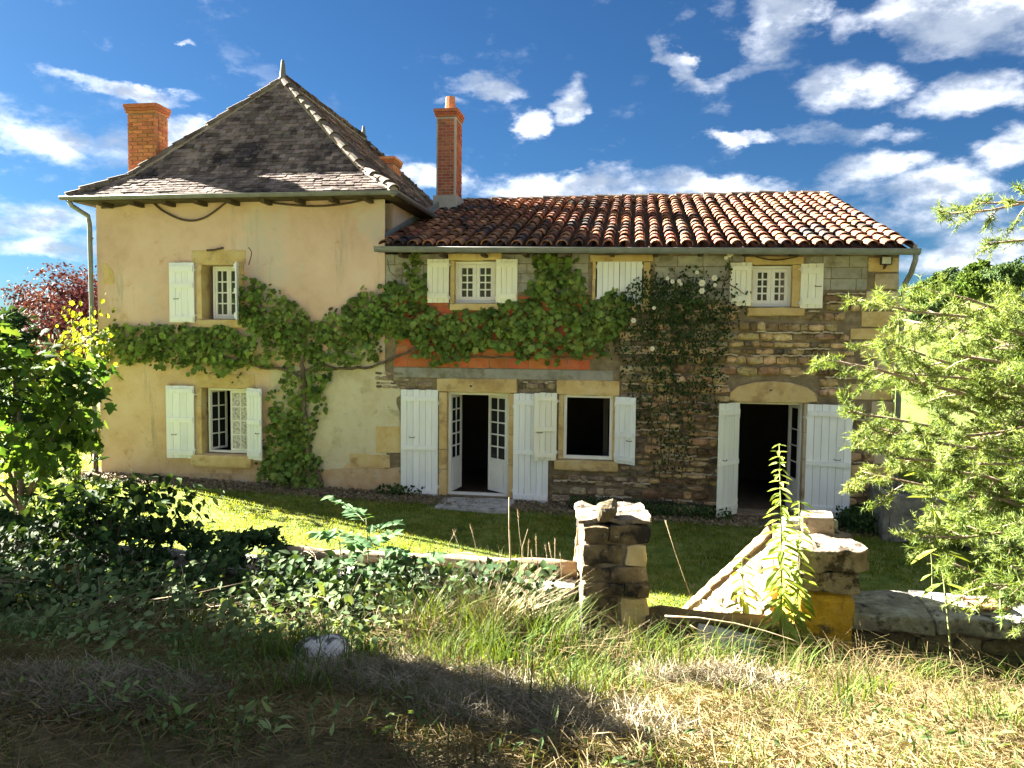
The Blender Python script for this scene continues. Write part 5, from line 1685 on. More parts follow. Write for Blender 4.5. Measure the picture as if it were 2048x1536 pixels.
# stone trough at the house corner
tr = empty('stone_trough', (4.35, 13.95, -.05), radians(-4))
tag(tr, 'old rectangular stone trough standing at the right house corner', 'trough')
for (a, b, c_, d, e, f_) in ((0, .10, 0, 1.25, 0, .82), (1.0, 1.10, 0, 1.25, 0, .82), (.103, .997, 0, .10, 0, .82), (.103, .997, 1.15, 1.25, 0, .82)):
    block('trough_side', a, b, c_, d, e, f_, 'trough', tr, n=6, r=.25, amp=.022, freq=4)
MB().box(.05, 1.05, .05, 1.2, 0, .35).build('trough_bottom', 'trough', tr)
bn = block('stone_bench', 5.5, 7.3, 13.6, 14.05, .02, .14, 'trough', None, n=6, r=.2, amp=.02)
tag(bn, 'dark stone bench slab right of the trough', 'bench')
for x in (5.75, 7.0): block('bench_foot', x - 6.4 - .1, x - 6.4 + .1, -.15, .15, -.35, -.07, 'trough', bn, n=3, r=.2, amp=.01)

# ---------------------------------------------------------------- plants
def weed(name, base, height, label, cat, npair, leaf0, leaf1, mat, kind='lance', lean=(0, 0), stem_r=.008, droop=.5, top=True, rows=2, per_obj=True, bend=.05, start=.12):
    r = empty(name, base)
    tag(r, label, cat)
    pts = []
    for k in range(12):
        t = k / 11
        pts.append((lean[0] * t + bend * sin(t * 4) * .3, lean[1] * t, height * t))
    MB().tube(pts, [stem_r * (1 - .7 * k / 11) for k in range(12)], 6).build('stem', 'stem_green', r, True)
    P_, Nn, T_, S_ = [], [], [], []
    for k in range(npair):
        t = start + (1 - start) * (k / (npair - 1)) ** .9
        s = leaf0 + (leaf1 - leaf0) * t
        a0 = k * pi / 2 + random.uniform(-.3, .3)
        base_p = np.array([np.interp(t, np.linspace(0, 1, 12), [p[i] for p in pts]) for i in range(3)])
        for q_ in range(rows):
            a = a0 + 2 * pi * q_ / rows
            ss = s * random.uniform(.8, 1.15)
            d = np.array([cos(a), sin(a), -droop * (1 - t * .8) + random.uniform(-.15, .15)]); d /= np.linalg.norm(d)
            P_.append(base_p + d * ss * .52); T_.append(d); S_.append(ss)
            nn = np.array([0, 0, 1.0]) - d * d[2]; Nn.append(nn)
    leaf_mass('foliage', np.array(P_), np.array(Nn), np.array(T_), np.array(S_), kind, mat, r, .12, .06, single=len(P_) if per_obj else 0, single_mat=mat)
    return r


b0 = P(1560, 1262, Y=6.35)
weed('tall_weed', (b0[0], 6.35, b0[2] - .25), 1.78, 'tall sunlit nettle growing before the right gate pillar', 'weed', 30, .30, .07, 'weed_leaf', lean=(-.04, .0), rows=3, droop=.75, stem_r=.011)
weed('tall_weed', (b0[0] + .12, 6.45, b0[2] - .25), 1.30, 'shorter nettle close against the lichened pillar', 'weed', 18, .27, .10, 'weed_leaf', lean=(.03, .0), rows=3, droop=.7)
b1 = P(1480, 1225, Y=7.2)
weed('tall_weed', (b1[0], 7.1, b1[2] - .2), .75, 'small brownish nettle before the sunlit side wall', 'weed', 10, .25, .12, 'weed_leaf', rows=3, droop=.7)
b2 = P(1905, 1350, Y=6.0)
weed('thin_sapling', (b2[0], 6.0, b2[2]), 1.62, 'thin leggy sapling with few pale leaves before the right wall', 'sapling', 10, .27, .15, 'weed_leaf', lean=(-.22, .05), rows=2, droop=.5, stem_r=.009, start=.42)
b2 = P(1860, 1170, Y=7.4)
weed('thin_sapling', (b2[0], 7.35, 1.05), .78, 'slender seedling standing on the right wall coping', 'sapling', 7, .12, .06, 'weed_leaf', lean=(-.06, .0), rows=2, droop=.4, stem_r=.006, start=.3)


def ash(base, height, label, lean, nleaf, leaf_len=.42):
    r = empty('ash_sapling', base)
    tag(r, label, 'sapling')
    m = MB().tube([(lean[0] * t, lean[1] * t, height * t) for t in (0, .25, .5, .75, 1)], [.010, .008, .007, .006, .004], 6)
    P_, Nn, T_, S_ = [], [], [], []
    for k in range(nleaf):
        t = .55 + .45 * k / (nleaf - 1)
        a = k * 2.4 + random.uniform(-.3, .3)
        o_ = np.array([lean[0] * t, lean[1] * t, height * t])
        d = np.array([cos(a), sin(a) * .6, random.uniform(.25, .6)]); d /= np.linalg.norm(d)
        L_ = leaf_len * random.uniform(.7, 1.1)
        rib = [o_ + d * L_ * s + np.array([0, 0, -.22 * L_ * s * s]) for s in (0, .25, .5, .75, 1)]
        m.tube([tuple(q_) for q_ in rib], .0035, 4)
        side = np.cross(d, (0, 0, 1.0)); side /= np.linalg.norm(side)
        for j in range(1, 5):
            q_ = rib[0] * (1 - j / 4.6) + rib[4] * (j / 4.6) + np.array([0, 0, .02])
            for sg in (-1, 1):
                td = d * .35 + side * sg * .9 + np.array([0, 0, -.1]); td /= np.linalg.norm(td)
                s_ = .125 * random.uniform(.85, 1.15)
                P_.append(q_ + td * s_ * .5); T_.append(td); Nn.append((0, -.25, 1.0)); S_.append(s_)
        P_.append(rib[4] + d * .06); T_.append(d); Nn.append((0, -.2, 1.0)); S_.append(.12)
    m.build('stem', 'stem_green', r, True)
    leaf_mass('foliage', np.array(P_), np.array(Nn), np.array(T_), np.array(S_), 'ovate', 'ash_leaf', r, .18, .05, single=len(P_), single_mat='ash_leaf')


b = P(745, 1170, Y=6.5); ash((b[0], 6.5, b[2] - .4), 1.02, 'young ash sapling with feathered leaves above the brambles', (-.06, 0), 8)
b = P(690, 1170, Y=6.4); ash((b[0], 6.4, b[2] - .4), .80, 'small ash seedling left of the taller ash sapling', (-.05, 0), 5, .34)
b = P(812, 1185, Y=6.4); ash((b[0], 6.4, b[2] - .4), .72, 'low ash seedling right of the taller ash sapling', (.08, 0), 5, .34)


def crown_points(c, rad, n, shell=.55, squash=1.0, lump=.35, seed=0, cut=-.2):
    """points through an uneven crown; gaps are left where a noise field is low"""
    out = []
    c = np.array(c, float); rad = np.array(rad, float)
    while len(out) < n:
        d = RNG.normal(0, 1, (n, 3)); d /= np.linalg.norm(d, axis=1, keepdims=True)
        r = (shell + (1 - shell) * RNG.random(n)) ** .7
        for i in range(n):
            f = 1 + lump * mnoise.noise(Vector(d[i] * 1.7) + Vector((seed, 0, seed * 2)))
            p = c + d[i] * rad * r[i] * f
            if mnoise.noise(Vector(p / max(rad) * 3.2) + Vector((seed * 3, 1, 0))) < cut: continue
            out.append(p)
            if len(out) >= n: break
    return np.array(out)


def tree(name, base, height, rad, n, size, mat, label, cat, trunk_h=.4, trunk_r=.1, kind='ovate', seed=0, group=None, lump=.4, shell=.4, bark='bark', limbs=6, clumps=9, tilt=(0, 0), single=0, single_mat=None, spread=.5):
    r = empty(name, base)
    tag(r, label, cat, group)
    cz = height - rad[2]
    top = np.array([tilt[0], tilt[1], cz])
    m = MB().tube([(0, 0, -.2), (top[0] * .3, top[1] * .3, height * trunk_h * .5), (top[0] * .6, top[1] * .6, height * trunk_h), tuple(top)], [trunk_r * 1.25, trunk_r, trunk_r * .8, trunk_r * .3], 8)
    m.build('trunk', bark, r, True)
    rr = random.Random(seed)
    lm = MB(); pts = []
    per = n // clumps
    for k in range(clumps):
        a = 2 * pi * k / clumps * 2.4 + rr.uniform(-.4, .4); e = rr.uniform(-.75, .95)
        d = np.array([cos(a) * math.sqrt(1 - e * e), sin(a) * math.sqrt(1 - e * e), e])
        cc = top + d * np.array(rad) * rr.uniform(.4, .72)
        pts.append(crown_points(cc, np.array(rad) * spread * rr.uniform(.7, 1.15), per, shell * .6, lump=lump, seed=seed + k * 1.7))
        if k < limbs:
            s = np.array([top[0] * .6, top[1] * .6, height * trunk_h])
            mid = s * .5 + cc * .5 + np.array([0, 0, .05 * height])
            lm.tube([tuple(s), tuple(mid), tuple(cc)], [trunk_r * .5, trunk_r * .3, trunk_r * .1], 5)
    lm.build('limbs', bark, r, True)
    pts = np.concatenate(pts)
    if single: pts = pts[np.argsort(pts[:, 1] + np.abs(pts[:, 0]) * .1)]
    out_ = pts - top
    leaf_mass('crown', pts, out_ / (np.linalg.norm(out_, axis=1, keepdims=True) + 1e-6) * .6 + np.array([0, 0, .6]), (0, 0, -1), RNG.uniform(size * .7, size * 1.3, len(pts)), kind, mat, r, .6, .8, single=single, single_mat=single_mat)
    return r


# small lobed-leaved tree at the left edge, near the viewer; the taller unseen one is sized to shade the left foreground
tree('lobed_leaf_tree', (-7.25, 8.0, gz(-7.25, 8.0)), 3.5, (1.7, 1.0, 1.25), 1150, .13, 'lobed_leaf', 'leafy young tree with lobed leaves at the left edge by the brambles', 'tree', .3, .05, 'lobed', 3, lump=.7, clumps=20, single=120, single_mat='lobed_leaf_one', spread=.26)
tree('lobed_leaf_tree', (-9.65, 6.25, .8), 6.9, (1.3, 1.85, 2.9), 9000, .18, 'lobed_leaf', 'densest and tallest lobed leaf tree outside the left edge', 'tree', .2, .10, 'lobed', 6, lump=.4, clumps=30, spread=.45)
# drooping dark bush over the left end of the wall
tree('drooping_bush', (-5.0, 6.6, .9), 1.35, (1.15, .55, .62), 900, .10, 'bramble_leaf', 'dark drooping bush against the sunlit lawn left', 'bush', .2, .025, 'ovate', 8, lump=.6, clumps=14, single=80, single_mat='bramble_leaf_one', spread=.4)
# left background garden
tree('plum_tree', (-17.1, 20.8, -.1), 6.3, (1.9, 1.9, 2.4), 6200, .12, 'plum_leaf', 'purple leaved plum tree behind the left house corner', 'tree', .35, .11, 'ovate', 12, lump=.5, clumps=16, spread=.42)
tree('plum_tree', (-21.6, 25, -.2), 5.9, (1.9, 1.9, 1.6), 1800, .13, 'plum_leaf', 'thin second plum tree further left against the sky', 'tree', .35, .09, 'ovate', 14, lump=.6, clumps=12, spread=.4)
tree('flowering_bush', (-16.3, 20.0, -.1), 2.4, (1.25, 1.0, .95), 2600, .09, 'white_flower', 'white flowering bush below the plum tree', 'bush', .2, .03, 'ovate', 15, clumps=10)
tree('garden_shrub', (-19.2, 21.6, -.2), 3.4, (1.6, 1.3, 1.3), 3600, .13, 'shrub_leaf', 'rounded green shrub left of the white blossom', 'bush', .2, .05, 'ovate', 16, clumps=12)
tree('garden_shrub', (-15.2, 18.4, -.1), 1.7, (1.2, .8, .7), 3600, .10, 'shrub_leaf', 'dark green shrub in front of the plum trunk', 'bush', .2, .04, 'ovate', 17, clumps=10)
tree('garden_shrub', (-17.6, 19.0, -.2), 2.6, (1.7, 1.3, 1.1), 4200, .12, 'shrub_leaf', 'tall green shrub beside the left lawn edge', 'bush', .2, .05, 'ovate', 18, clumps=12)
cf = empty('conifer_tree', (-7.75, 8.5, .3))
tag(cf, 'young dark conifer with upright tips at the far left', 'tree')
MB().tube([(0, 0, 0), (.03, 0, 2), (0, 0, 3.45)], [.07, .05, .012], 7).build('trunk', 'bark', cf, True)
cp = []
for k in range(70):
    t = k / 70
    z = .5 + 2.9 * t; L_ = (1 - t) ** .8 * 1.25 + .1; a = k * 2.4
    for s in np.linspace(.15, 1, 16):
        for _ in range(2): cp.append((cos(a) * L_ * s + random.gauss(0, .05), sin(a) * L_ * s + random.gauss(0, .05), z - .1 * s * L_ + random.gauss(0, .04)))
leaf_mass('crown', np.array(cp), (0, -.3, 1), (0, 0, .4), RNG.uniform(.10, .18, len(cp)), 'lance', 'conifer_leaf', cf, .6, .9)
ir = empty('spiky_plant', (-11.75, 14.45, gz(-11.75, 14.45)))
tag(ir, 'bright clump of spiky iris leaves at the downpipe foot', 'plant')
for k in range(26):
    a = random.uniform(0, 2 * pi); L_ = random.uniform(.5, .8); ln = random.uniform(.15, .45)
    d_ = Vector((cos(a), sin(a), 0)); s_ = Vector((-sin(a), cos(a), 0)) * .018
    p0, p1, p2 = d_ * .05, d_ * (.05 + L_ * ln * .4) + Vector((0, 0, L_ * .6)), d_ * (.05 + L_ * ln) + Vector((0, 0, L_ * .95))
    MB().add([tuple(p0 - s_), tuple(p0 + s_), tuple(p1 + s_ * .8), tuple(p1 - s_ * .8), tuple(p2)], [(0, 1, 2, 3), (3, 2, 4)]).build('leaf', 'spike_leaf', ir)

# brambles over the left wall: a thick canopy with a hollow beneath
br = empty('bramble_thicket', (-3.6, 6.6, .7))
tag(br, 'dark bramble thicket hanging over the left garden wall', 'brambles')
bp_ = []
for _ in range(19000):
    x = random.uniform(-7.6, -.75)
    t = random.random()
    u = random.uniform(-1, 1)
    # height of the canopy along the wall, in section an arch that hangs to the front
    peak = 1.30 + .12 * mnoise.noise(Vector((x * 1.1, 0, 4))) + (.10 if x < -3.6 else 0) - .21 * sstep(-3.7, -2.9, x) - .14 * sstep(-2.4, -.9, x) + .06 * mnoise.noise(Vector((x * 4, 0, 4)))
    a = random.uniform(-.35, 1.0)
    yy = 7.25 - (1.35 + .75 * sstep(-1.8, -3.2, x)) * max(0, a) ** .8 + .25 * min(0, a) + random.gauss(0, .06) + .12 * mnoise.noise(Vector((x * 1.5, 3, 1)))
    drop = (max(0, a)) ** 2.2 * (.62 + .25 * mnoise.noise(Vector((x * 1.9, 0, 8))))
    zz_ = peak - drop - abs(random.gauss(0, .07)) - .10 * max(0, -a)
    if mnoise.noise(Vector((x * 3.2, yy * 3.2, zz_ * 4))) < -.30: continue
    bp_.append((x, yy, zz_))
for _ in range(2200):                            # hanging skirts and the right flank
    x = random.uniform(-3.2, -.6); yy = random.uniform(5.75, 6.6)
    bp_.append((x, yy, gz(x, yy) + random.random() ** 1.2 * .75))
bp_ = np.array(bp_); bp_ = bp_[np.argsort(bp_[:, 1] - bp_[:, 2] * .4)]
leaf_mass('foliage', bp_ - np.array(br.location), (0, -.55, 1), (0, -1, -.3), RNG.uniform(.035, .115, len(bp_)), 'ovate', 'bramble_leaf', br, .5, .8, single=280, single_mat='bramble_leaf_one')
cn = MB()
for k in range(90):
    x = random.uniform(-7.4, -.8); y0_ = random.uniform(6.5, 7.1); zt_ = random.uniform(1.0, 1.35)
    dx = random.uniform(-1.0, 1.0); L_ = random.uniform(.3, 1.1); cv = random.uniform(.02, .16)
    cp_ = []
    for q_ in range(9):
        t = q_ / 8
        cp_.append((x + dx * t + .05 * sin(t * 5 + k), y0_ - L_ * t, zt_ + cv * sin(t * pi) - (zt_ - .78) * t ** 2.2))
    cn.tube(cp_, [.0045 * (1 - .6 * q_ / 8) for q_ in range(9)], 4, False)
for v_ in range(len(cn.v)): cn.v[v_] = tuple(np.array(cn.v[v_]) - np.array(br.location))
cn.build('canes', 'cane', br, kind='stuff')
dl = np.array([(random.uniform(-7, -1), random.uniform(5.7, 6.5), random.uniform(.8, 1.25)) for _ in range(500)])
leaf_mass('withered_leaves', dl - np.array(br.location), (0, -1, .3), (0, 0, -1), RNG.uniform(.04, .08, len(dl)), 'ovate', 'dead_leaf', br, .7, .5)

# ---------------------------------------------------------------- pine at the right edge
pine = empty('pine_tree', (4.55, 6.2, gz(4.55, 6.2)))
tag(pine, 'tall pine whose sunlit pale needle boughs reach in from the right', 'tree')
PO = np.array(pine.location)
MB().tube([(0, 0, -.3), (.05, .05, 2), (-.05, .1, 4), (.05, .05, 6.5)], [.17, .14, .10, .04], 10).build('trunk', 'pine_bark', pine, True)


def needle_mass(name, pts, dirs, parent, size=.055, per=26):
    """tufts of thin needles fanning forward from each twig tip"""
    k = len(pts)
    pts = np.repeat(np.asarray(pts), per, 0); dirs = np.repeat(np.asarray(dirs), per, 0)
    d = dirs * RNG.uniform(-.1, 1.0, (k * per, 1)) + RNG.normal(0, .55, (k * per, 3))
    d /= np.linalg.norm(d, axis=1, keepdims=True)
    s = np.cross(d, RNG.normal(0, 1, d.shape)); s /= np.linalg.norm(s, axis=1, keepdims=True)
    L_ = size * RNG.uniform(.6, 1.2, (k * per, 1)); w = .0034
    base = pts + dirs * RNG.uniform(-.09, .03, (k * per, 1))
    V = np.stack([base - s * w, base + s * w, base + d * L_], 1).reshape(-1, 3)
    o = obj(name, mesh_np(name, V, np.arange(len(V)).reshape(-1, 3)), 'needle', parent)
    o['kind'] = 'stuff'
    return o


def bough(start, end, sag, side_n, seed, dens=1.0, r=.022, twl=.55):
    """one bough: a curved limb with side twigs, needle tufts along the twigs; given in world coordinates"""
    rr = random.Random(seed)
    b = sub('bough', pine)
    s, e = np.array(start, float), np.array(end, float)
    ax = e - s; L_ = np.linalg.norm(ax)
    def at(t): return s + ax * t + np.array([0, 0, -sag * t * t + sag * .3 * math.sin(t * 5)]) + np.array([0, .08 * math.sin(t * 6 + seed), .07 * math.sin(t * 7 + seed * 1.7) * min(1, 3 * (1 - t))])
    m = MB().tube([tuple(at(t)) for t in np.linspace(0, 1, 9)], [r * (1 - .8 * t) + .003 for t in np.linspace(0, 1, 9)], 6)
    pts, dirs = [], []
    for k in range(side_n):
        t = .22 + .78 * (k + rr.random()) / side_n
        p0 = at(min(t, 1)); d0 = at(min(t + .05, 1.05)) - p0; d0 /= np.linalg.norm(d0)
        sd = np.array([rr.gauss(0, 1), rr.gauss(0, 1), rr.gauss(0, .55) - .05]); sd -= d0 * sd.dot(d0); sd /= np.linalg.norm(sd)
        d = d0 * .75 + sd * .8; d /= np.linalg.norm(d)
        tl = twl * (1.15 - .75 * t) * rr.uniform(.6, 1.15)
        tip = p0 + d * tl + np.array([0, 0, -.12 * tl])
        m.tube([tuple(p0), tuple((p0 + tip) / 2 + np.array([0, 0, .02])), tuple(tip)], [.006, .0045, .003], 4, False)
        nt_ = max(5, int(tl / .032 * dens))
        for j in range(nt_):
            u = .30 + .70 * (j + rr.random()) / nt_
            q_ = p0 * (1 - u) + tip * u
            # short twiglets
            dd = d + np.array([rr.gauss(0, .5), rr.gauss(0, .5), rr.gauss(0, .4) + .15]); dd /= np.linalg.norm(dd)
            pts.append(q_ + dd * rr.uniform(.0, .10)); dirs.append(dd)
        pts.append(tip); dirs.append(d)
    for j in range(8): pts.append(at(1) + np.array([rr.gauss(0, .03)] * 3)); dirs.append(ax / L_)
    m.build('branch', 'pine_bark', b, True)
    needle_mass('needles', pts, dirs, b)


NB = 0
def tr_pt(z): return (4.55 + .0, 6.25, PO[2] + z)


BOUGHS = [((1655, 730), 6.0, 2.0), ((1700, 800), 5.9, 1.9), ((1748, 610), 6.2, 2.4), ((1765, 690), 6.0, 2.2), ((1850, 590), 6.4, 2.6), ((1780, 760), 6.2, 2.1), ((1740, 850), 6.1, 1.8), ((1730, 920), 6.0, 1.5), ((1800, 900), 5.7, 1.5), ((1815, 960), 6.0, 1.3),
          ((1860, 820), 5.6, 1.7), ((1880, 690), 5.8, 2.2), ((1950, 640), 6.0, 2.4), ((1840, 1030), 5.9, 1.0), ((1900, 1090), 5.7, .8), ((1930, 1000), 5.5, 1.1), ((1960, 900), 5.3, 1.5), ((1990, 780), 5.4, 1.9), ((1960, 1120), 5.5, .7), ((2020, 1160), 5.3, .6), ((1920, 760), 6.3, 2.0), ((2030, 700), 5.6, 2.3),
          ((1830, 730), 6.4, 2.2), ((2030, 1010), 5.2, 1.2), ((2030, 650), 6.3, 2.7), ((1985, 625), 6.6, 2.8), ((1890, 940), 5.4, 1.4), ((1800, 650), 7.2, 2), ((1780, 830), 7.0, 2), ((1850, 760), 7.3, 2), ((1920, 860), 7.0, 2), ((1830, 870), 7.2, 2), ((1900, 640), 7.2, 2), ((1960, 720), 7.2, 2), ((1870, 980), 6.6, 2), ((1960, 1050), 6.4, 2), ((2010, 840), 6.8, 2), ((1760, 770), 6.8, 2), ((1995, 950), 6.2, 2)]
for i, ((px, py), Y_, zt_) in enumerate(BOUGHS):
    e = P(px, py, Y=Y_)
    s = np.array(tr_pt(zt_))
    s[2] = max(e[2] - random.uniform(.15, .75), PO[2] + .2)
    s[1] += random.uniform(-.5, .6); s[0] += random.uniform(-.3, .2)
    bough(s, e, random.uniform(-.12, .16), 24, i, 1.0)
for i, ((px, py), Y_, dz) in enumerate((((1890, 415), 6.2, .0), ((1960, 390), 6.0, .05), ((1985, 470), 6.1, .0))):
    e = P(px, py, Y=Y_); s = np.array([4.55, 6.25, e[2] + .05 + dz])
    bough(s, e, .04, 11 if px < 2000 else 8, 50 + i, .7, r=.016, twl=.36)

for i in range(14):                            # the side of the tree away from the picture
    a = random.uniform(-1.1, 1.3) if i % 2 else random.uniform(1.2, 2.0)
    z_ = PO[2] + 1.6 + i * .36
    s = np.array([4.55, 6.25, z_]); L_ = random.uniform(1.0, 1.7) * (1 - i * .03)
    if cos(a) < 0: a = pi - a
    bough(s, s + np.array([cos(a) * L_ + .35, sin(a) * L_, random.uniform(.0, .4)]), .1, 12, 90 + i, .8)
# ---------------------------------------------------------------- country behind the house on the right
tree('garden_tree', (10.6, 22.5, gz(10.6, 22.5)), 4.6, (2.3, 1.9, 1.7), 5200, .17, 'tree_leaf', 'bright green broadleaf tree just right of the downpipe', 'tree', .35, .12, 'ovate', 21, lump=.5, clumps=16, spread=.42)
tree('garden_tree', (15.5, 25, gz(15.5, 25)), 2.6, (2.2, 1.8, 1.1), 4200, .18, 'tree_leaf', 'second broadleaf tree behind the pine boughs', 'tree', .35, .12, 'ovate', 22, lump=.5, clumps=14, spread=.42)
ORD = ['first', 'second', 'third', 'fourth', 'fifth', 'sixth', 'seventh', 'eighth', 'ninth', 'tenth', 'eleventh', 'twelfth', 'thirteenth', 'fourteenth', 'fifteenth', 'sixteenth', 'seventeenth', 'eighteenth', 'nineteenth', 'twentieth']
k = 0
rr = random.Random(77)
for px in range(1790, 2075, 15):
    Y_ = rr.uniform(150, 190)
    x = P(px, 560, Y=Y_)[0]
    hgt = rr.uniform(5.5, 8) * (1.0 if px > 1860 else .6)
    t_ = tree('wood_tree', (x, Y_, gz(x, Y_) - .5), hgt * (1.15 if px > 1880 else .9), (hgt * .48, hgt * .45, hgt * .42), 1100, .62, 'far_leaf' if rr.random() < .8 else 'far_light_leaf', ORD[k] + ' tree from the left along the distant wooded hill crest', 'tree', .3, .25, 'clump', k, 'trees of the wood on the hill', clumps=11, limbs=3, spread=.5)
    k += 1
k2 = 0
for px in range(1810, 2075, 45):
    Y_ = rr.uniform(60, 110)
    x = P(px, 600, Y=Y_)[0]
    t_ = tree('meadow_bush', (x, Y_, gz(x, Y_) - .3), rr.uniform(2.0, 3.6), (1.9, 1.7, 1.3), 700, .3, 'far_light_leaf', ORD[k2] + ' pale bush from the left on the far meadow below the wood', 'bush', .2, .1, 'clump', 60 + k2, 'bushes on the far meadow', clumps=8, limbs=3, spread=.5)
    k2 += 1
for i, (x, Y_, hgt) in enumerate(((-75, 90, 7), (-70, 80, 7), (-66, 75, 5), (-62, 74, 7), (-52, 60, 4.5))):
    tree('field_tree', (x, Y_, gz(x, Y_) - .3), hgt, (hgt * .5, hgt * .45, hgt * .4), 420, .8, 'far_leaf', ORD[i] + ' distant hedgerow tree from the left beyond the plum trees', 'tree', .3, .2, 'clump', 200 + i, 'hedgerow trees beyond the left garden', clumps=9, limbs=3, spread=.5)

# ---------------------------------------------------------------- grass, hay, litter
def scatter(n, x0, x1, y0, y1, dens=None):
    p = np.stack([RNG.uniform(x0, x1, n), RNG.uniform(y0, y1, n)], 1)
    if dens is not None:
        keep = RNG.random(n) < np.array([dens(a, b) for a, b in p])
        p = p[keep]
    z = ground_z(p[:, 0], p[:, 1])
    return np.column_stack([p, z])


def lawn_d(x, y):
    if y > 14.35 + .25 * mnoise.noise(Vector((x * 2, 0, 0))) and -12 < x < 5: return .06
    if -3.9 < x < -2.2 and y > 13.9: return .0
    if abs(x - (.75 - .27 * (y - 6.7))) > 1.6 and y < 7.5: return 0
    return .55 + .6 * mnoise.noise(Vector((x * 1.1, y * 1.1, 3)))


lp_ = scatter(150000, -13, 6.5, 7.4, 15.2, lawn_d)
blades('lawn_grass', lp_ - np.array([0, 0, .01]), RNG.uniform(.035, .085, len(lp_)), .013, RNG.uniform(.2, 1.0, len(lp_)), 'lawn_blade')
lp2 = scatter(26000, 5, 16, 9, 24, lambda x, y: .7)
blades('rough_grass', lp2, RNG.uniform(.06, .18, len(lp2)), .02, RNG.uniform(.2, .9, len(lp2)), 'lawn_blade')
lp3 = scatter(20000, -22, -12, 11, 24, lambda x, y: .7)
blades('rough_grass', lp3, RNG.uniform(.06, .16, len(lp3)), .02, RNG.uniform(.2, .9, len(lp3)), 'lawn_blade')
bed = scatter(5200, -12, 5, 14.2, 15.15)
leaf_mass('leaf_litter', bed + np.array([0, 0, .03]), (0, -.3, 1), (0, -1, 0), RNG.uniform(.04, .09, len(bed)), 'ovate', 'dead_leaf', None, .7, 1.0)
wd = scatter(3000, 2.8, 5.2, 14.2, 15.1)
wd[:, 2] += RNG.uniform(0, .4, len(wd)) * (wd[:, 0] > 3.8)
leaf_mass('wall_foot_weeds', wd, (0, -.6, .7), (0, 0, 1), RNG.uniform(.05, .10, len(wd)), 'ovate', 'bramble_leaf', None, .6, .6)
wd = scatter(1800, -1.2, 1.9, 14.55, 15.1)
wd[:, 2] += RNG.uniform(0, .22, len(wd))
leaf_mass('wall_foot_weeds', wd, (0, -.6, .7), (0, 0, 1), RNG.uniform(.04, .08, len(wd)), 'ovate', 'bramble_leaf', None, .6, .6)


def hay_d(x, y):
    v_ = .62 + .75 * mnoise.noise(Vector((x * .9 + 3, y * 1.1, 1)))
    if x < -1.6: v_ = v_ * .8 + .1
    if y > 6.0: v_ *= .4
    return v_


hp = scatter(420000, -7.0, 5.5, 1.9, 6.6, hay_d)
hp[:, 2] += np.abs(RNG.normal(0, .022, len(hp))) + .035
straws('cut_hay', hp, RNG.uniform(.03, .14, len(hp)) * (1 + (RNG.random(len(hp)) < .06)), RNG.uniform(.0018, .0042, len(hp)), 'hay', .28)


def tuft_d(x, y):
    v_ = mnoise.noise(Vector((x * 1.5, y * 1.5, 7))) + .25 * mnoise.noise(Vector((x * 5, y * 5, 1)))
    b_ = .14 + max(0.0, v_) * 1.5
    if y > 5.7: b_ += .35
    if -2.4 < x < -.2 and 3.6 < y < 5.2: b_ += .10
    if x > .5 and y < 4.7: b_ *= .6
    if x > 1.1 and y > 5.7: b_ *= .35
    return b_


tp = scatter(80000, -7.0, 5.5, 2.0, 6.7, tuft_d)
tall = np.where(tp[:, 1] > 5.6, 1.7, 1.0)
blades('bank_grass', tp, RNG.uniform(.05, .17, len(tp)) * tall, RNG.uniform(.004, .008, len(tp)), RNG.uniform(.3, 1.2, len(tp)), 'tuft_blade')


def grass_clump(x, y, n, h, w, lean, label, mat='tuft_blade', spread=.1):
    p = np.column_stack([RNG.normal(x, spread, n), RNG.normal(y, spread, n)])
    p = np.column_stack([p, ground_z(p[:, 0], p[:, 1])])
    o_ = np.array([x, y, gz(x, y)])
    o = blades('grass_clump', p - o_, RNG.uniform(h * .5, h, n), RNG.uniform(w * .7, w * 1.3, n), RNG.uniform(lean * .3, lean, n), mat, None, kind=None)
    o.location = o_
    tag(o, label, 'grass', 'tall grass clumps on the bank', kind='stuff')
    return o


for i in range(16):
    px = 890 + random.uniform(-60, 235); Y_ = random.uniform(5.5, 6.45)
    x = P(px, 1250, Y=Y_)[0]
    grass_clump(x, Y_, 130, random.uniform(.5, .85), .008, 1.1, 'long bending grass standing left of the left pillar', 'tuft_blade' if i % 3 else 'straw')
for (px, py, Y_, n, h) in ((1700, 1420, 4.6, 60, .30), (1730, 1390, 4.9, 60, .34), (1215, 1440, 4.2, 90, .30), (1500, 1440, 4.3, 22, .22), (1620, 1470, 4.1, 14, .22), (1560, 1520, 3.9, 14, .2), (1960, 1420, 4.3, 60, .26), (1340, 1330, 5.2, 60, .42), (1300, 1310, 5.6, 70, .5), (1430, 1300, 5.8, 80, .45), (1600, 1330, 5.7, 90, .35), (1850, 1330, 5.8, 90, .32), (960, 1330, 5.2, 120, .55), (1000, 1400, 4.7, 110, .5), (620, 1420, 4.6, 120, .36), (560, 1450, 4.3, 120, .32), (1100, 1340, 5.3, 120, .6), (2020, 1430, 4.2, 60, .26)):
    x = P(px, py, Y=Y_)[0]
    grass_clump(x, Y_, n, h, .008, .9, 'loose green grass clump on the mown bank')

for i in range(26):
    px = random.uniform(60, 1180); Y_ = random.uniform(3.0, 5.6)
    x = P(px, 1400, Y=Y_)[0]
    grass_clump(x, Y_, 70, random.uniform(.16, .40), .007, 1.0, 'mixed green grass clump in the shaded left of the bank', spread=.12)
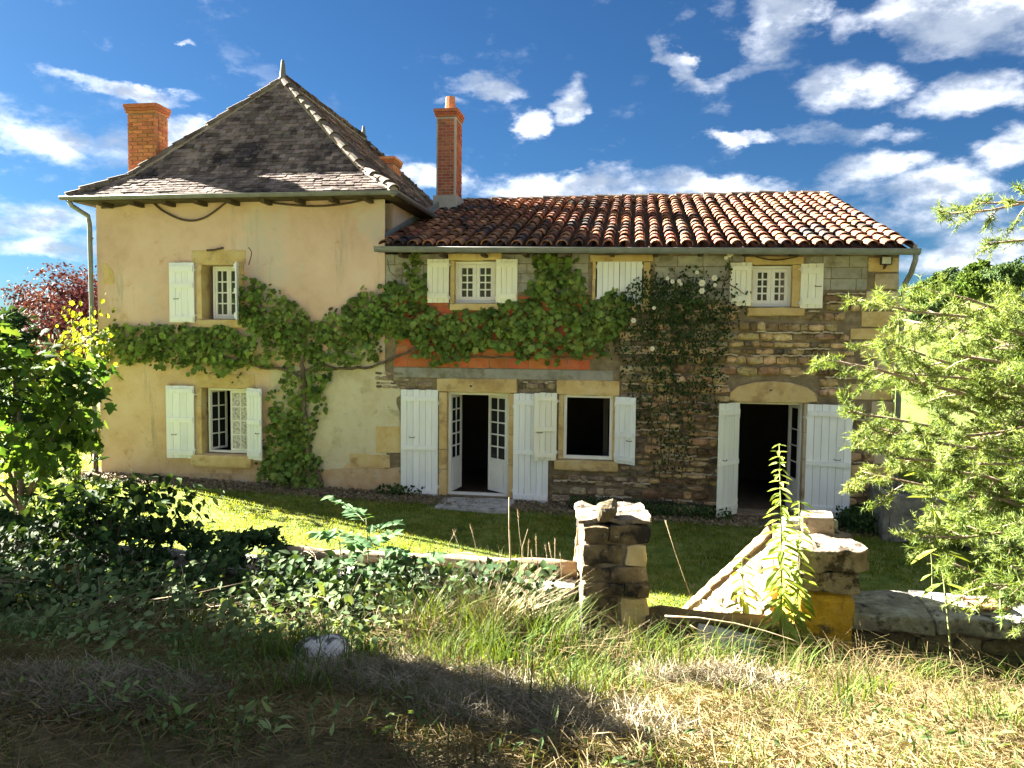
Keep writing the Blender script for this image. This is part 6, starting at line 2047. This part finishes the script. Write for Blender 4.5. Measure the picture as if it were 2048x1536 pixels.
# dry stalks and arching stems
def stalk(pts, r, label, head=None, name='dry_stalk'):
    m = MB().tube([tuple(p) for p in pts], [r * (1 - .5 * k / (len(pts) - 1)) for k in range(len(pts))], 5)
    b_ = np.array(pts[0])
    root = empty(name, b_); tag(root, label, 'stalk', 'dry stalks by the gate')
    m.v = [tuple(np.array(q_) - b_) for q_ in m.v]
    m.build('stem', 'straw', root, True)
    if head:
        hm = MB(); p1, p0 = np.array(pts[-1]) - b_, np.array(pts[-2]) - b_
        d = (p1 - p0) / np.linalg.norm(p1 - p0)
        for k in range(22):
            c_ = p1 - d * head * k / 22
            q_ = c_ + np.array([random.gauss(0, .012), random.gauss(0, .012), .02])
            hm.add([tuple(c_ + np.array([.004, 0, 0])), tuple(c_ - np.array([.004, 0, 0])), tuple(q_)], [(0, 1, 2)])
        hm.build('seed_head', 'straw', root)


for si, (xa, ya, xb, yb, Y_, r) in enumerate(sorted(((1022, 1160, 1018, 995, 6.4, .010), (1030, 1130, 1056, 1058, 6.4, .006), (1060, 1150, 1035, 1020, 6.5, .004), (1085, 1170, 1072, 1070, 6.35, .005), (1095, 1190, 1090, 1090, 6.3, .004), (1100, 1190, 1110, 1078, 6.4, .005), (1108, 1180, 1097, 1085, 6.45, .004), (1125, 1200, 1120, 1105, 6.3, .004), (1075, 1180, 1062, 1100, 6.3, .004), (1050, 1170, 1058, 1080, 6.5, .004), (935, 1130, 905, 1060, 6.6, .004), (965, 1110, 940, 1050, 6.6, .004), (880, 1100, 912, 1060, 6.6, .003)), key=lambda t: t[2])):
    a, b = P(xa, ya + 60, Y=Y_), P(xb, yb, Y=Y_)
    stalk([a, a * .6 + b * .4 + np.array([random.gauss(0, .012), 0, 0]), a * .25 + b * .75 + np.array([random.gauss(0, .012), 0, 0]), b], r, ORD[si] + ' dry stalk tip from the left above the wall log', head=.10 if r < .006 else None)
a, m_, b = P(1330, 1040, Y=7.6), P(1352, 1110, Y=7.6), P(1380, 1190, Y=7.6)
stalk([b + np.array([0, 0, -.2]), b, m_, a], .005, 'single leaning seed stalk in the gate opening', head=.2)
pts = [P(px, py, Y=6.2 - .25 * i / 5) for i, (px, py) in enumerate(((1330, 1232), (1400, 1236), (1470, 1247), (1530, 1262), (1580, 1278), (1612, 1292)))]
stalk(pts, .008, 'long arching dry stem lying across the gateway', name='arching_stem')
for (lst, lab) in ((((1515, 1355), (1413, 1290), (1418, 1270), (1450, 1265), (1470, 1300)), 'bent dry stem hanging over before the gate sill'), (((1300, 1240), (1245, 1275), (1190, 1280), (1150, 1288)), 'dry stem crossing the foot of the left pillar'), (((1420, 1400), (1412, 1330), (1408, 1260), (1420, 1240)), 'upright straw before the gate sill'), (((1380, 1250), (1400, 1262), (1500, 1280), (1597, 1290)), 'thin dry stem lying towards the lichened pillar')):
    stalk([P(px, py, Y=6.0) for px, py in lst], .004, lab)
for si, (lst, Y_) in enumerate(((((300, 1200), (400, 1185), (500, 1162)), 5.6), (((380, 1255), (378, 1200), (362, 1130)), 5.5), (((45, 1345), (70, 1330), (95, 1322)), 5.0), (((625, 1265), (640, 1225), (650, 1190)), 5.6), (((305, 1270), (307, 1240), (308, 1200)), 5.5), (((75, 1260), (65, 1225), (52, 1200)), 5.2))):
    stalk([P(px, py, Y=Y_) for px, py in lst], .006, ('long pale dead cane lying slantwise across the brambles', 'upright pale dead cane in the middle of the brambles', 'short pale stick on the ground under the bramble edge', 'pale dead cane leaning at the right of the brambles', 'thin vertical dead cane beside the upright one', 'pale dead cane at the far left of the brambles')[si])


def herb_d(x, y):
    v_ = mnoise.noise(Vector((x * 1.1 + 7, y * 1.3, 2))) + .3 * mnoise.noise(Vector((x * 4, y * 4, 9)))
    return max(0.0, .10 + v_ * 1.5) * (1.0 if x < -.3 else .25) + (.5 if y > 5.5 and x < -.4 else 0)


hb = scatter(30000, -5.5, 3.5, 2.6, 6.4, herb_d)
hb[:, 2] += RNG.uniform(.01, .16, len(hb))
leaf_mass('ground_herbs', hb, (0, -.4, 1), (0, -.3, .5), RNG.uniform(.02, .07, len(hb)), 'lance', 'herb_leaf', None, .6, .8)
hb2 = hb[RNG.random(len(hb)) < .35] + RNG.normal(0, .05, (int(0) + (RNG.random(1)).size, 3))
leaf_mass('ground_herbs', hb2, (0, -.4, 1), (0, -.3, .5), RNG.uniform(.015, .035, len(hb2)), 'ovate', 'herb_leaf', None, .6, .8)
cg = scatter(5200, -4.2, 2.6, 4.9, 6.6, lambda x, y: .35 + .8 * mnoise.noise(Vector((x * 1.4, y, 5))) + (.3 if x < -.5 else 0))
blades('curled_dry_grass', cg, RNG.uniform(.12, .42, len(cg)), .0045, RNG.uniform(.8, 2.2, len(cg)), 'hay', bend=2.2)
# heaps of mown hay
for (hx, hy, hr, hh, lab) in ((-1.15, 3.9, .62, .16, 'matted heap of pale mown hay near the rock'), (-.35, 3.35, .55, .13, 'loose heap of mown hay in the middle of the bank'), (-2.4, 3.1, .5, .10, 'thin greyish swath of mown hay in the shade'), (.55, 4.9, .45, .12, 'small hay heap before the gate sill')):
    n_ = 9000
    a_, r_ = RNG.uniform(0, 2 * pi, n_), np.sqrt(RNG.random(n_)) * hr
    hx_, hy_ = hx + r_ * np.cos(a_) * 1.25, hy + r_ * np.sin(a_) * .8
    lump_ = np.array([mnoise.noise(Vector((x * 6, y * 6, 1))) for x, y in zip(hx_, hy_)])
    hz_ = ground_z(hx_, hy_) + hh * np.clip(1 - (r_ / hr) ** 2, 0, 1) * (.75 + .8 * lump_) * RNG.random(n_) ** .4 + .03
    o_ = np.array([hx, hy, gz(hx, hy)])
    o = straws('hay_heap', np.column_stack([hx_, hy_, hz_]) - o_, RNG.uniform(.05, .2, n_), RNG.uniform(.002, .0046, n_), 'pale_hay', .4, kind=None)
    o.location = o_
    tag(o, lab, 'hay', kind='stuff')

# low bramble runners creeping out from the thicket over the left of the bank
rn = empty('bramble_runners', (-4.2, 5.0, gz(-4.2, 5.0)))
tag(rn, 'loose bramble runners creeping down the shaded left bank', 'brambles')
RO = np.array(rn.location)
rm = MB(); rl = []
for k in range(95):
    x = random.uniform(-6.6, -1.6); y = random.uniform(5.3, 6.2); a = random.uniform(-2.4, -.7); L_ = random.uniform(.6, 2.0) * (1 if x < -3 else .6)
    h_ = random.uniform(.12, .5); p_ = []
    for q_ in range(9):
        t = q_ / 8
        xx, yy = x + cos(a) * L_ * t, y + sin(a) * L_ * t
        p_.append(np.array([xx, yy, gz(xx, yy) + .06 + h_ * (1 - t) ** 1.3 + .12 * sin(t * 6 + k) * (1 - t)]) - RO)
        for _ in range(random.choice((2, 3, 5))):
            rl.append(p_[-1] + np.array([random.gauss(0, .06), random.gauss(0, .06), random.gauss(.03, .04)]))
    rm.tube([tuple(v_) for v_ in p_], [.004 * (1 - .6 * q_ / 8) for q_ in range(9)], 4, False)
rm.build('canes', 'cane', rn, kind='stuff')
leaf_mass('foliage', np.array(rl), (0, -.5, 1), (0, -.6, -.2), RNG.uniform(.035, .095, len(rl)), 'ovate', 'herb_leaf', rn, .5, .9)
